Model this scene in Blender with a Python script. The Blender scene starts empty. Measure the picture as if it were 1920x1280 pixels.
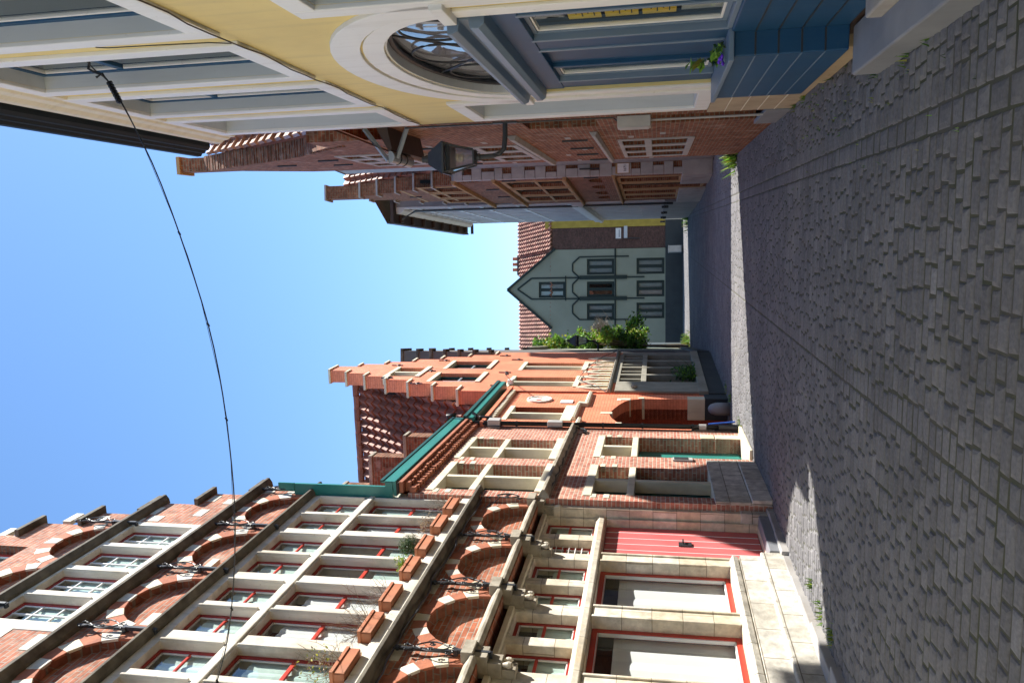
import bpy, bmesh, math, random
from mathutils import Vector, Matrix
from mathutils.geometry import tessellate_polygon
random.seed(11)
RND = random.Random(5)
scene = bpy.context.scene
COL = scene.collection
rad = math.radians
U = RND.uniform

# ------------------------------------------------------------------ materials
def newmat(name):
    m = bpy.data.materials.new(name); m.use_nodes = True
    nt = m.node_tree; nt.nodes.clear()
    out = nt.nodes.new('ShaderNodeOutputMaterial')
    b = nt.nodes.new('ShaderNodeBsdfPrincipled')
    nt.links.new(b.outputs[0], out.inputs[0])
    return m, nt, b

def N(nt, t, **kw):
    n = nt.nodes.new(t)
    for k, v in kw.items(): setattr(n, k, v)
    return n

def mixc(nt, fac, a, b, blend='MIX'):
    n = N(nt, 'ShaderNodeMix', data_type='RGBA', blend_type=blend)
    for i, v in ((0, fac), (6, a), (7, b)):
        if hasattr(v, 'links') or hasattr(v, 'is_linked'): nt.links.new(v, n.inputs[i])
        elif i == 0: n.inputs[0].default_value = v
        else: n.inputs[i].default_value = (v[0], v[1], v[2], 1)
    return n.outputs[2]

def noise(nt, vec, scale, detail=4, rough=.55):
    n = N(nt, 'ShaderNodeTexNoise'); n.inputs['Scale'].default_value = scale
    n.inputs['Detail'].default_value = detail; n.inputs['Roughness'].default_value = rough
    nt.links.new(vec, n.inputs['Vector']); return n.outputs['Fac']

def remap(nt, v, a, b, c=0., d=1.):
    n = N(nt, 'ShaderNodeMapRange'); n.inputs[1].default_value = a; n.inputs[2].default_value = b
    n.inputs[3].default_value = c; n.inputs[4].default_value = d
    nt.links.new(v, n.inputs[0]); return n.outputs[0]

def objvec(nt):
    return N(nt, 'ShaderNodeTexCoord').outputs['Object']

def facade_vec(nt):
    """object coords -> (along wall, height) so bricks run right on front and return faces"""
    s = N(nt, 'ShaderNodeSeparateXYZ'); nt.links.new(objvec(nt), s.inputs[0])
    a = N(nt, 'ShaderNodeMath', operation='ADD')
    nt.links.new(s.outputs[0], a.inputs[0]); nt.links.new(s.outputs[1], a.inputs[1])
    c = N(nt, 'ShaderNodeCombineXYZ')
    nt.links.new(a.outputs[0], c.inputs[0]); nt.links.new(s.outputs[2], c.inputs[1])
    return c.outputs[0]

def bump(nt, b, h, strength, dist):
    n = N(nt, 'ShaderNodeBump'); n.inputs['Strength'].default_value = strength
    n.inputs['Distance'].default_value = dist
    nt.links.new(h, n.inputs['Height']); nt.links.new(n.outputs[0], b.inputs['Normal'])

def plain(name, c, rough=.6, c2=None, scale=3., bscale=60., bstr=.15, metal=0., spec=.4, stain=None, stain_amt=.6, bdist=.004, streak=None):
    m, nt, b = newmat(name); v = objvec(nt)
    if c2 is None: c2 = tuple(x*.82 for x in c)
    col = mixc(nt, remap(nt, noise(nt, v, scale), .35, .65), c, c2)
    if stain:
        col = mixc(nt, remap(nt, noise(nt, v, scale*.45, 6, .65), .52, .70, 0, stain_amt), col, stain)
    if streak:
        mp = N(nt, 'ShaderNodeVectorMath', operation='MULTIPLY'); mp.inputs[1].default_value = (7., 7., .55); nt.links.new(v, mp.inputs[0])
        col = mixc(nt, remap(nt, noise(nt, mp.outputs[0], 1., 6, .65), .50, .74, 0, streak[1]), col, streak[0])
        col = mixc(nt, remap(nt, noise(nt, v, 26., 3, .5), .66, .74, 0, streak[1]*.8), col, streak[0])
    nt.links.new(col, b.inputs['Base Color'])
    b.inputs['Roughness'].default_value = rough; b.inputs['Metallic'].default_value = metal
    b.inputs['Specular IOR Level'].default_value = spec
    if bstr: bump(nt, b, noise(nt, v, bscale, 5), bstr, bdist)
    return m

def brick(name, c1, c2, mortar, w=.21, h=.062, ms=.006, rough=.85, var=.35, bstr=.6, bias=0., dark=None, pale=None, wall_var=1.4, bdist=.012):
    m, nt, b = newmat(name); v = facade_vec(nt); ov = objvec(nt)
    # slightly wavy courses
    wob = N(nt, 'ShaderNodeTexNoise'); wob.inputs['Scale'].default_value = 2.2
    nt.links.new(ov, wob.inputs['Vector'])
    sc = N(nt, 'ShaderNodeVectorMath', operation='SCALE'); sc.inputs['Scale'].default_value = .012
    nt.links.new(wob.outputs['Color'], sc.inputs[0])
    ad = N(nt, 'ShaderNodeVectorMath', operation='ADD')
    nt.links.new(v, ad.inputs[0]); nt.links.new(sc.outputs[0], ad.inputs[1])
    t = N(nt, 'ShaderNodeTexBrick'); t.inputs['Scale'].default_value = 1.
    t.inputs['Brick Width'].default_value = w; t.inputs['Row Height'].default_value = h
    t.inputs['Mortar Size'].default_value = ms; t.inputs['Mortar Smooth'].default_value = .25
    t.inputs['Bias'].default_value = bias
    t.inputs['Color1'].default_value = (*c1, 1); t.inputs['Color2'].default_value = (*c2, 1)
    t.inputs['Mortar'].default_value = (*mortar, 1)
    nt.links.new(ad.outputs[0], t.inputs['Vector'])
    col = t.outputs['Color']
    n1 = remap(nt, noise(nt, ov, 9., 5), .3, .7, 1-var, 1+var*.5)
    n2 = remap(nt, noise(nt, ov, wall_var, 5, .6), .3, .7, .78, 1.12)
    mu = N(nt, 'ShaderNodeMath', operation='MULTIPLY'); nt.links.new(n1, mu.inputs[0]); nt.links.new(n2, mu.inputs[1])
    vm = N(nt, 'ShaderNodeVectorMath', operation='SCALE'); nt.links.new(col, vm.inputs[0]); nt.links.new(mu.outputs[0], vm.inputs['Scale'])
    col = vm.outputs[0]
    if pale:
        col = mixc(nt, remap(nt, noise(nt, ov, 1.9, 7, .7), .56, .68, 0, .6), col, pale)
    if dark:
        col = mixc(nt, remap(nt, noise(nt, ov, 1.3, 7, .7), .55, .72, 0, .7), col, dark)
    nt.links.new(col, b.inputs['Base Color']); b.inputs['Roughness'].default_value = rough
    b.inputs['Specular IOR Level'].default_value = .25
    inv = N(nt, 'ShaderNodeMath', operation='MULTIPLY_ADD'); inv.inputs[1].default_value = -1.; inv.inputs[2].default_value = 1.
    nt.links.new(t.outputs['Fac'], inv.inputs[0])
    ad2 = N(nt, 'ShaderNodeMath', operation='MULTIPLY_ADD'); ad2.inputs[1].default_value = .5
    nt.links.new(noise(nt, ov, 55., 5), ad2.inputs[0]); nt.links.new(inv.outputs[0], ad2.inputs[2])
    bump(nt, b, ad2.outputs[0], bstr, bdist)
    return m

def glass(name='window_glass', tint=(.93, .955, .945)):
    m = bpy.data.materials.new(name); m.use_nodes = True; nt = m.node_tree; nt.nodes.clear()
    out = N(nt, 'ShaderNodeOutputMaterial'); mx = N(nt, 'ShaderNodeMixShader')
    tr = N(nt, 'ShaderNodeBsdfTransparent'); tr.inputs[0].default_value = (*tint, 1)
    gl = N(nt, 'ShaderNodeBsdfGlossy'); gl.inputs[0].default_value = (.9, .95, .95, 1); gl.inputs['Roughness'].default_value = .015
    ge = N(nt, 'ShaderNodeNewGeometry'); dt = N(nt, 'ShaderNodeVectorMath', operation='DOT_PRODUCT')
    nt.links.new(ge.outputs['Normal'], dt.inputs[0]); nt.links.new(ge.outputs['Incoming'], dt.inputs[1])
    ab = N(nt, 'ShaderNodeMath', operation='ABSOLUTE'); nt.links.new(dt.outputs['Value'], ab.inputs[0])
    om = N(nt, 'ShaderNodeMath', operation='SUBTRACT'); om.inputs[0].default_value = 1.; nt.links.new(ab.outputs[0], om.inputs[1])
    pw = N(nt, 'ShaderNodeMath', operation='POWER'); pw.inputs[1].default_value = 4.; nt.links.new(om.outputs[0], pw.inputs[0])
    fr = N(nt, 'ShaderNodeMath', operation='MULTIPLY_ADD'); fr.inputs[1].default_value = .92; fr.inputs[2].default_value = .07; nt.links.new(pw.outputs[0], fr.inputs[0])
    v = objvec(nt)
    bm = N(nt, 'ShaderNodeBump'); bm.inputs['Strength'].default_value = .06; bm.inputs['Distance'].default_value = .02
    nt.links.new(noise(nt, v, 2.5, 2), bm.inputs['Height']); nt.links.new(bm.outputs[0], gl.inputs['Normal'])
    nt.links.new(fr.outputs[0], mx.inputs[0]); nt.links.new(tr.outputs[0], mx.inputs[1]); nt.links.new(gl.outputs[0], mx.inputs[2])
    nt.links.new(mx.outputs[0], out.inputs[0]); return m

def toned(name, c, rough=.8, bscale=70., bstr=.4, c2=None, spec=.3, big=1.2, moss=None, big2=None):
    """colour times a per-face 'tone' attribute (real differences between stones / tiles / leaves)"""
    m, nt, b = newmat(name); v = objvec(nt)
    at = N(nt, 'ShaderNodeAttribute', attribute_name='tone')
    c2 = c2 or tuple(x*.75 for x in c)
    col = mixc(nt, remap(nt, noise(nt, v, big, 5), .35, .65), c, c2)
    fine = remap(nt, noise(nt, v, 38., 5), .3, .7, .78, 1.16)
    mu = N(nt, 'ShaderNodeMath', operation='MULTIPLY'); nt.links.new(at.outputs['Fac'], mu.inputs[0]); nt.links.new(fine, mu.inputs[1])
    vm = N(nt, 'ShaderNodeVectorMath', operation='SCALE'); nt.links.new(col, vm.inputs[0]); nt.links.new(mu.outputs[0], vm.inputs['Scale'])
    col = vm.outputs[0]
    if big2: col = mixc(nt, remap(nt, noise(nt, v, .55, 6, .62), .54, .72, 0, .7), col, big2)
    if moss: col = mixc(nt, remap(nt, noise(nt, v, 1.1, 7, .7), .60, .72, 0, .75), col, moss)
    nt.links.new(col, b.inputs['Base Color'])
    b.inputs['Roughness'].default_value = rough; b.inputs['Specular IOR Level'].default_value = spec
    if bstr: bump(nt, b, noise(nt, v, bscale, 6, .6), bstr, .006)
    return m

def leafmat(name, c, c2):
    m, nt, b = newmat(name); v = objvec(nt)
    at = N(nt, 'ShaderNodeAttribute', attribute_name='tone')
    col = mixc(nt, remap(nt, noise(nt, v, 5., 3), .35, .65), c, c2)
    vm = N(nt, 'ShaderNodeVectorMath', operation='SCALE'); nt.links.new(col, vm.inputs[0]); nt.links.new(at.outputs['Fac'], vm.inputs['Scale'])
    nt.links.new(vm.outputs[0], b.inputs['Base Color']); b.inputs['Roughness'].default_value = .5
    tl = N(nt, 'ShaderNodeBsdfTranslucent'); nt.links.new(vm.outputs[0], tl.inputs[0])
    mx = N(nt, 'ShaderNodeMixShader'); mx.inputs[0].default_value = .35
    out = [n for n in nt.nodes if n.type == 'OUTPUT_MATERIAL'][0]
    nt.links.new(b.outputs[0], mx.inputs[1]); nt.links.new(tl.outputs[0], mx.inputs[2]); nt.links.new(mx.outputs[0], out.inputs[0])
    return m

M = {}
M['brick_a'] = brick('orange_red_old_brick', (.40, .125, .065), (.50, .21, .125), (.40, .33, .27), w=.21, h=.066, ms=.0075, pale=(.46, .39, .31), dark=(.17, .09, .06), var=.4)
M['brick_b'] = brick('pink_red_brick', (.46, .16, .11), (.58, .28, .20), (.60, .50, .40), w=.20, h=.066, ms=.0085, var=.35, pale=(.55, .42, .33))
M['brick_arch'] = plain('arch_brick', (.48, .17, .09), .85, (.33, .12, .07), 7., 50., .5, bdist=.01)
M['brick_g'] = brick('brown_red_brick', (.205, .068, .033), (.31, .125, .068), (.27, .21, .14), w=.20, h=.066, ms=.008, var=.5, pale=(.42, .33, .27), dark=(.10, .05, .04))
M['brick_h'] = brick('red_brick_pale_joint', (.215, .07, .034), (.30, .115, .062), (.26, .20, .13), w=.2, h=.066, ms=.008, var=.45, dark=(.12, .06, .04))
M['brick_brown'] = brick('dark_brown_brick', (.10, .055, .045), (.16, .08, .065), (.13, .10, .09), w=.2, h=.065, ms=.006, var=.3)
M['orange'] = brick('orange_painted_brick', (.80, .255, .14), (.84, .285, .16), (.70, .21, .11), w=.21, h=.066, ms=.007, rough=.6, var=.10, bstr=.7)
M['ashlar'] = brick('weathered_ashlar', (.66, .57, .42), (.76, .71, .60), (.36, .30, .22), w=.62, h=.34, ms=.005, var=.25, bstr=.5, dark=(.24, .17, .10), pale=(.62, .46, .27), wall_var=2.5)
M['stone_low'] = brick('rough_plinth_stone', (.54, .51, .44), (.68, .65, .58), (.26, .23, .18), w=.55, h=.30, ms=.007, var=.35, bstr=.8, dark=(.30, .27, .22))
M['stone_f1'] = plain('white_sandstone', (.74, .70, .61), .8, (.60, .56, .47), 2.2, 45., .4, streak=((.34, .30, .22), .6), stain=(.33, .28, .18), stain_amt=.75)
M['cream'] = plain('cream_stone', (.74, .68, .53), .75, (.64, .58, .43), 2.5, 60., .3, streak=((.42, .37, .26), .45), stain=(.40, .35, .24), stain_amt=.4)
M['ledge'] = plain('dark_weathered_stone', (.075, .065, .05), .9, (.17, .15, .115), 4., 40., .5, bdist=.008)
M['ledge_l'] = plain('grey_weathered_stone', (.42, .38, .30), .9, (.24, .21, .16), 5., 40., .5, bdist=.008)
M['red'] = plain('dark_red_paint', (.33, .022, .018), .35, (.28, .02, .016), 3., 30., .05)
M['redlit'] = plain('sunlit_red_paint', (.55, .06, .04), .35, None, 3., 30., .05)  # brighter copy of the frame red, sunlight put into the colour
M['salmon'] = plain('salmon_paint', (.68, .165, .165), .45, (.60, .125, .125), 1.5, 30., .12, streak=((.42, .10, .09), .5))
M['white'] = plain('white_paint', (.80, .80, .79), .5, (.74, .74, .74), 1., 40., .08, streak=((.50, .48, .43), .35))
M['offwhite'] = plain('off_white_paint', (.66, .66, .64), .6, (.58, .58, .57), 1.2, 40., .08, stain=(.40, .39, .36), stain_amt=.4)
M['yellow'] = plain('yellow_render', (.78, .64, .285), .75, (.73, .59, .255), .8, 90., .12, streak=((.50, .41, .22), .45), stain=(.52, .40, .19), stain_amt=.42)
M['creamwhite'] = plain('cream_paint', (.72, .67, .52), .6, (.68, .62, .48), 1., 50., .08, streak=((.45, .40, .30), .4))
M['pgrey'] = plain('pale_grey_render', (.58, .61, .63), .7, (.52, .555, .58), .7, 60., .08, streak=((.40, .42, .43), .35))
M['bluepaint'] = plain('blue_paint', (.013, .072, .165), .45, (.015, .066, .145), 1.6, 30., .12, spec=.3, streak=((.045, .10, .16), .35))
M['blueframe'] = plain('grey_blue_paint', (.16, .22, .30), .4, (.13, .19, .27), 1.2, 30., .05)
M['greyfascia'] = plain('grey_paint', (.30, .34, .38), .5)
M['teal'] = plain('teal_paint', (.038, .245, .205), .35, (.033, .21, .18), 1.5, 30., .05, spec=.5)
M['tealdark'] = plain('dark_teal_paint', (.02, .10, .09), .4)
M['iron'] = plain('black_iron', (.022, .025, .03), .45, (.03, .034, .04), 8., 80., .2, spec=.5)
M['irong'] = plain('grey_iron', (.045, .052, .06), .5, (.03, .035, .042), 8., 80., .2, spec=.5)
M['blackpipe'] = plain('black_plastic', (.015, .016, .018), .35)
M['zinc'] = plain('zinc', (.36, .38, .40), .45, (.28, .30, .32), 2., 50., .1, metal=.6)
M['darkgutter'] = plain('dark_slate_gutter', (.010, .016, .022), .6, (.014, .02, .026), 2., 50., .1, spec=.2)
M['plasticgrey'] = plain('grey_plastic', (.48, .47, .45), .55)
M['terracotta'] = plain('terracotta', (.50, .19, .095), .8, (.41, .15, .075), 4., 70., .2, stain=(.42, .26, .17), stain_amt=.4)
M['soil'] = plain('soil', (.05, .035, .025), .95, None, 20., 60., .6)
M['curtain'] = plain('white_blind', (.80, .81, .80), .8, (.76, .77, .77), .6, 8., .1, bdist=.03)
M['curtain_g'] = plain('pale_green_curtain', (.56, .70, .65), .8, (.46, .60, .56), 1.6, 8., .2, bdist=.03)
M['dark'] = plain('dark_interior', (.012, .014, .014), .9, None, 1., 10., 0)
M['glass'] = glass()
M['slate'] = plain('grey_slate', (.30, .32, .34), .6, (.22, .24, .26), 6., 20., .3)
M['plastergrey'] = plain('grey_green_plaster', (.30, .315, .245), .8, (.265, .28, .215), .7, 50., .1, stain=(.17, .20, .17), stain_amt=.4)
M['timber_g'] = plain('dark_green_timber', (.018, .032, .028), .6)
M['plinth_f'] = plain('dark_blue_plinth', (.042, .052, .056), .7, (.034, .042, .046), 2., 40., .2)
M['timberwhite'] = plain('grey_white_timber', (.56, .56, .57), .6, (.48, .48, .49), 1.5, 40., .1)
M['panelgrey'] = plain('grey_white_infill', (.21, .205, .215), .7, (.17, .165, .175), 1.2, 50., .1)
M['brownwood'] = plain('dark_brown_wood', (.06, .035, .025), .6, (.04, .025, .018), 3., 30., .2)
M['ochre'] = plain('ochre_stone', (.42, .27, .13), .85, (.34, .21, .10), 3., 50., .3)
M['greystone'] = plain('pale_grey_stone', (.40, .385, .37), .85, (.33, .32, .31), 3., 50., .3, stain=(.24, .2, .16), stain_amt=.5)
M['bluestone'] = plain('blue_grey_stone', (.24, .25, .27), .7, (.20, .21, .23), 3., 60., .25)
M['tancone'] = plain('tan_plinth_stone', (.46, .37, .25), .85, (.38, .30, .20), 3., 50., .35, stain=(.25, .19, .13), stain_amt=.6)
M['sett'] = toned('street_setts', (.172, .167, .171), .84, 60., .35, (.135, .131, .135), moss=(.135, .13, .112), big2=(.24, .23, .215))
M['kerb'] = toned('kerb_stones', (.30, .30, .32), .8, 60., .4)
M['joint'] = plain('sett_joint_sand', (.085, .078, .066), .95, (.06, .065, .035), 2.2, 70., .6)
M['tile'] = toned('clay_pantiles', (.36, .13, .08), .6, 40., .35, (.27, .095, .06), moss=(.20, .10, .075))
M['tile_far'] = toned('brown_pink_pantiles', (.40, .21, .16), .65, 40., .3, (.34, .17, .13))
M['tile_gl'] = toned('glazed_pantiles', (.42, .22, .15), .22, 40., .15, (.36, .18, .12), spec=.8)
M['leaf'] = leafmat('green_leaves', (.14, .30, .03), (.20, .38, .04))
M['leaf_d'] = leafmat('dark_green_leaves', (.035, .09, .02), (.06, .14, .03))
M['leaf_y'] = leafmat('yellow_green_leaves', (.30, .36, .03), (.38, .34, .05))
M['leaf_b'] = leafmat('grey_green_needles', (.10, .15, .07), (.16, .20, .10))
M['dry'] = leafmat('dry_brown_twigs', (.28, .19, .12), (.36, .26, .15))
M['drygrey'] = leafmat('dry_grey_twigs', (.30, .25, .20), (.38, .32, .26))
M['poster'] = plain('yellow_poster', (.85, .55, .03), .5, (.80, .60, .05), 6., 20., 0)
M['ink'] = plain('dark_ink', (.03, .03, .035), .7, None, 3., 20., 0)
M['inkblue'] = plain('blue_ink', (.09, .14, .22), .7, None, 3., 20., 0)
M['bluehose'] = plain('blue_plastic', (.03, .12, .55), .4)
M['purple'] = plain('purple_flower', (.16, .04, .60), .5)
M['bulb'] = plain('lamp_bulb', (.75, .72, .50), .4)
M['lampglass'] = glass('lantern_glass', (.80, .80, .84))
_nt = M['lampglass'].node_tree; _mx = N(_nt, 'ShaderNodeMixShader'); _mx.inputs[0].default_value = .35; _df = N(_nt, 'ShaderNodeBsdfTranslucent'); _df.inputs[0].default_value = (.8, .78, .82, 1)
_o = [n for n in _nt.nodes if n.type == 'OUTPUT_MATERIAL'][0]; _old = _o.inputs[0].links[0].from_socket; _nt.links.new(_old, _mx.inputs[1]); _nt.links.new(_df.outputs[0], _mx.inputs[2]); _nt.links.new(_mx.outputs[0], _o.inputs[0])
M['yellowwall'] = plain('ochre_yellow_render', (.45, .33, .06), .8)

# ------------------------------------------------------------------ objects
def tag(o, label=None, cat=None, group=None, kind=None):
    if label: o['label'] = label
    if cat: o['category'] = cat
    if group: o['group'] = group
    if kind: o['kind'] = kind
    return o

class Fr:
    """a facade frame: s along the facade (away from the camera), e out to the street, z up"""
    def __init__(self, P, ang, side):
        self.P, self.a, self.side = P, rad(ang), side
    def empty(self, name, label, cat, group=None, at=(0, 0, 0)):
        o = bpy.data.objects.new(name, None); COL.objects.link(o); o.empty_display_size = .3
        o.location = self.w(*at); o.rotation_euler = (0, 0, -self.a)
        return tag(o, label, cat, group)
    def w(self, s, e, z):
        d = (math.sin(self.a), math.cos(self.a)); n = (math.cos(self.a), -math.sin(self.a))
        k = self.side*e
        return Vector((self.P[0]+d[0]*s+n[0]*k, self.P[1]+d[1]*s+n[1]*k, z))

def rect(s0, s1, z0, z1): return [(s0, z0), (s1, z0), (s1, z1), (s0, z1)]

class MB:
    def __init__(self, side=1, off=(0, 0, 0)):
        self.v, self.f, self.m, self.t, self.mats, self.side, self.off = [], [], [], [], [], side, off
    def mi(self, m):
        if m not in self.mats: self.mats.append(m)
        return self.mats.index(m)
    def pt(self, s, e, z):
        self.v.append((self.side*(e-self.off[1]), s-self.off[0], z-self.off[2])); return len(self.v)-1
    def poly(self, pts, m, tone=1.):
        self.f.append([self.pt(*p) for p in pts]); self.m.append(self.mi(m)); self.t.append(tone)
    def face(self, idx, m, tone=1.):
        self.f.append(idx); self.m.append(self.mi(m)); self.t.append(tone)
    def box(self, s0, s1, e0, e1, z0, z1, m, tone=1.):
        i = [self.pt(s, e, z) for z in (z0, z1) for e in (e0, e1) for s in (s0, s1)]
        for q in ((0, 1, 3, 2), (4, 6, 7, 5), (0, 4, 5, 1), (2, 3, 7, 6), (0, 2, 6, 4), (1, 5, 7, 3)):
            self.face([i[k] for k in q], m, tone)
    def slab(self, outline, holes, eb, ef, m, depth=None, rm=None, back=False):
        """upright slab; outline and holes are (s,z) polygons, front face at ef; reveals go 'depth' in"""
        polys = [outline]+list(holes); flat = [p for q in polys for p in q]
        tris = tessellate_polygon([[Vector((p[0], p[1], 0)) for p in q] for q in polys])
        idx = [self.pt(p[0], ef, p[1]) for p in flat]
        for t in tris: self.face([idx[k] for k in t], m)
        if back:
            ib = [self.pt(p[0], eb, p[1]) for p in flat]
            for t in tris: self.face([ib[k] for k in t], m)
        n = len(outline)
        for k in range(n):
            a, b = outline[k], outline[(k+1) % n]
            self.poly([(a[0], ef, a[1]), (b[0], ef, b[1]), (b[0], eb, b[1]), (a[0], eb, a[1])], m)
        d = depth if depth is not None else ef-eb
        for h in holes:
            for k in range(len(h)):
                a, b = h[k], h[(k+1) % len(h)]
                self.poly([(a[0], ef, a[1]), (b[0], ef, b[1]), (b[0], ef-d, b[1]), (a[0], ef-d, a[1])], rm or m)
    def mould(self, s0, s1, prof, m, caps=True):
        """sweep an (e,z) profile along s"""
        n = len(prof)
        for k in range(n):
            a, b = prof[k], prof[(k+1) % n]
            self.poly([(s0, a[0], a[1]), (s1, a[0], a[1]), (s1, b[0], b[1]), (s0, b[0], b[1])], m)
        if caps:
            self.poly([(s0, e, z) for e, z in prof], m); self.poly([(s1, e, z) for e, z in prof], m)
    def tube(self, pts, r, m, n=8, tone=1., closed=False):
        P = [Vector(p) for p in pts]; rings = []
        for k, p in enumerate(P):
            if closed: d = P[(k+1) % len(P)]-P[k-1]
            else: d = P[min(k+1, len(P)-1)]-P[max(k-1, 0)]
            d.normalize()
            up = Vector((0, 0, 1)) if abs(d.z) < .9 else Vector((1, 0, 0))
            x = d.cross(up).normalized(); y = d.cross(x)
            rr = r[k] if isinstance(r, (list, tuple)) else r
            rings.append([self.pt(*(p+x*(rr*math.cos(2*math.pi*j/n))+y*(rr*math.sin(2*math.pi*j/n)))) for j in range(n)])
        L = len(rings)
        for k in range(L if closed else L-1):
            a, b = rings[k], rings[(k+1) % L]
            for j in range(n): self.face([a[j], a[(j+1) % n], b[(j+1) % n], b[j]], m, tone)
        if not closed: self.face(rings[0], m, tone); self.face(rings[-1], m, tone)
    def lathe(self, c, prof, m, n=16):
        rings = [[self.pt(c[0]+r*math.cos(2*math.pi*j/n), c[1]+r*math.sin(2*math.pi*j/n), c[2]+z) for j in range(n)] for r, z in prof]
        for a, b in zip(rings, rings[1:]):
            for j in range(n): self.face([a[j], a[(j+1) % n], b[(j+1) % n], b[j]], m)
        self.face(rings[0], m); self.face(rings[-1], m)
    def ring(self, c, outer, inner, eb, ef, m_list, jit=.004):
        """voussoirs: outer / inner are point lists of equal length"""
        for k in range(len(outer)-1):
            m = m_list[k % len(m_list)]; j = jit*(k % 2); f = ef+j
            a, b, cc, d = outer[k], outer[k+1], inner[k+1], inner[k]
            self.poly([(a[0], f, a[1]), (b[0], f, b[1]), (cc[0], f, cc[1]), (d[0], f, d[1])], m)
            self.poly([(d[0], f, d[1]), (cc[0], f, cc[1]), (cc[0], eb, cc[1]), (d[0], eb, d[1])], m)
            self.poly([(a[0], f, a[1]), (b[0], f, b[1]), (b[0], eb, b[1]), (a[0], eb, a[1])], m)
            for p, q in ((a, d), (b, cc)):
                self.poly([(p[0], f, p[1]), (q[0], f, q[1]), (q[0], eb, q[1]), (p[0], eb, p[1])], m)
    def build(self, name, parent=None, bevel=0., smooth=False, weld=True):
        me = bpy.data.meshes.new(name); me.from_pydata(self.v, [], self.f)
        for m in self.mats: me.materials.append(M[m])
        me.polygons.foreach_set('material_index', self.m)
        if any(t != 1. for t in self.t):
            at = me.attributes.new('tone', 'FLOAT', 'FACE'); at.data.foreach_set('value', self.t)
        elif any('tone' in [n.attribute_name for n in M[m].node_tree.nodes if n.type == 'ATTRIBUTE'] for m in self.mats):
            at = me.attributes.new('tone', 'FLOAT', 'FACE'); at.data.foreach_set('value', [1.]*len(self.f))
        bm = bmesh.new(); bm.from_mesh(me)
        if weld: bmesh.ops.remove_doubles(bm, verts=bm.verts, dist=.0002)
        bmesh.ops.recalc_face_normals(bm, faces=bm.faces)
        bm.to_mesh(me); bm.free()
        if smooth:
            me.polygons.foreach_set('use_smooth', [True]*len(me.polygons))
        o = bpy.data.objects.new(name, me); COL.objects.link(o)
        if parent: o.parent = parent
        if bevel:
            b = o.modifiers.new('edge', 'BEVEL'); b.width = bevel; b.segments = 2; b.limit_method = 'ANGLE'; b.angle_limit = rad(40)
        return o

def arch_pts(c, zs, hw, rise, n=12, p=1.):
    """half-ellipse from right spring over the crown to left spring"""
    return [(c+hw*math.cos(math.pi*k/n), zs+rise*(math.sin(math.pi*k/n)**p if 0 < k < n else 0)) for k in range(n+1)]

def pointed_pts(c, zs, hw, rise, n=7):
    R = (hw*hw+rise*rise)/(2*hw); out = []
    a1 = math.atan2(rise, R-hw)
    for k in range(n+1):
        a = a1*k/n; out.append((c+hw-R+R*math.cos(a), zs+R*math.sin(a)))
    for k in range(n-1, -1, -1):
        a = a1*k/n; out.append((c-hw+R-R*math.cos(a), zs+R*math.sin(a)))
    return out

def window(parent, side, s0, s1, z0, z1, e, frame='red', fw=.055, fd=.06, vb=(), hb=(), bw=.035, barmat=None,
           curtain='curtain_g', cz=None, name='window', gap=.016, bead=None, dark_e=.3, dm=.06):
    f = MB(side)
    f.box(s0, s1, e-fd, e, z0, z0+fw, frame); f.box(s0, s1, e-fd, e, z1-fw, z1, frame)
    f.box(s0, s0+fw, e-fd, e, z0+fw, z1-fw, frame); f.box(s1-fw, s1, e-fd, e, z0+fw, z1-fw, frame)
    if bead:
        q = fw; t = .018
        f.box(s0+q, s1-q, e-fd*.8, e-.012, z0+q, z0+q+t, bead); f.box(s0+q, s1-q, e-fd*.8, e-.012, z1-q-t, z1-q, bead)
        f.box(s0+q, s0+q+t, e-fd*.8, e-.012, z0+q+t, z1-q-t, bead); f.box(s1-q-t, s1-q, e-fd*.8, e-.012, z0+q+t, z1-q-t, bead)
    for s in vb: f.box(s-bw/2, s+bw/2, e-fd+.004, e-.006, z0+fw, z1-fw, barmat or frame)
    for z in hb: f.box(s0+fw, s1-fw, e-fd+.006, e-.009, z-bw/2, z+bw/2, barmat or frame)
    w = f.build(name, parent, bevel=.006)
    p = MB(side); q = fw*.6
    p.poly([(s0+q, e-fd*.6, z0+q), (s1-q, e-fd*.6, z0+q), (s1-q, e-fd*.6, z1-q), (s0+q, e-fd*.6, z1-q)], 'glass')
    p.build('pane', w)
    b = MB(side)
    if curtain:
        c0, c1 = cz or (z0, z1)
        n = 14; ee = e-fd-gap
        for k in range(n):
            a, d = s0+(s1-s0)*k/n, s0+(s1-s0)*(k+1)/n
            w0, w1 = min(.008, gap*.5)*math.sin(k*1.9), min(.008, gap*.5)*math.sin((k+1)*1.9)
            b.poly([(a, ee+w0, c0), (d, ee+w1, c0), (d, ee+w1, c1), (a, ee+w0, c1)], curtain)
        b.build('curtain', w)
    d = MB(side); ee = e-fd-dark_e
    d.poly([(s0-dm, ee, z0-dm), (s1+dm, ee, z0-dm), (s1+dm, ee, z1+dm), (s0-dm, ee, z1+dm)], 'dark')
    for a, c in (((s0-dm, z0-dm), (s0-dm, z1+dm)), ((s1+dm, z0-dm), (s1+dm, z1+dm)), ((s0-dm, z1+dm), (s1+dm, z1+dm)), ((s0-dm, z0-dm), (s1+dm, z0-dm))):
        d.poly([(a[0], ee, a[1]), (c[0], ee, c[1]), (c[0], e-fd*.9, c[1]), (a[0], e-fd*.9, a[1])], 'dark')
    d.build('painted_backing', w)  # near-black box painted as the unlit room behind the pane
    return w

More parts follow.
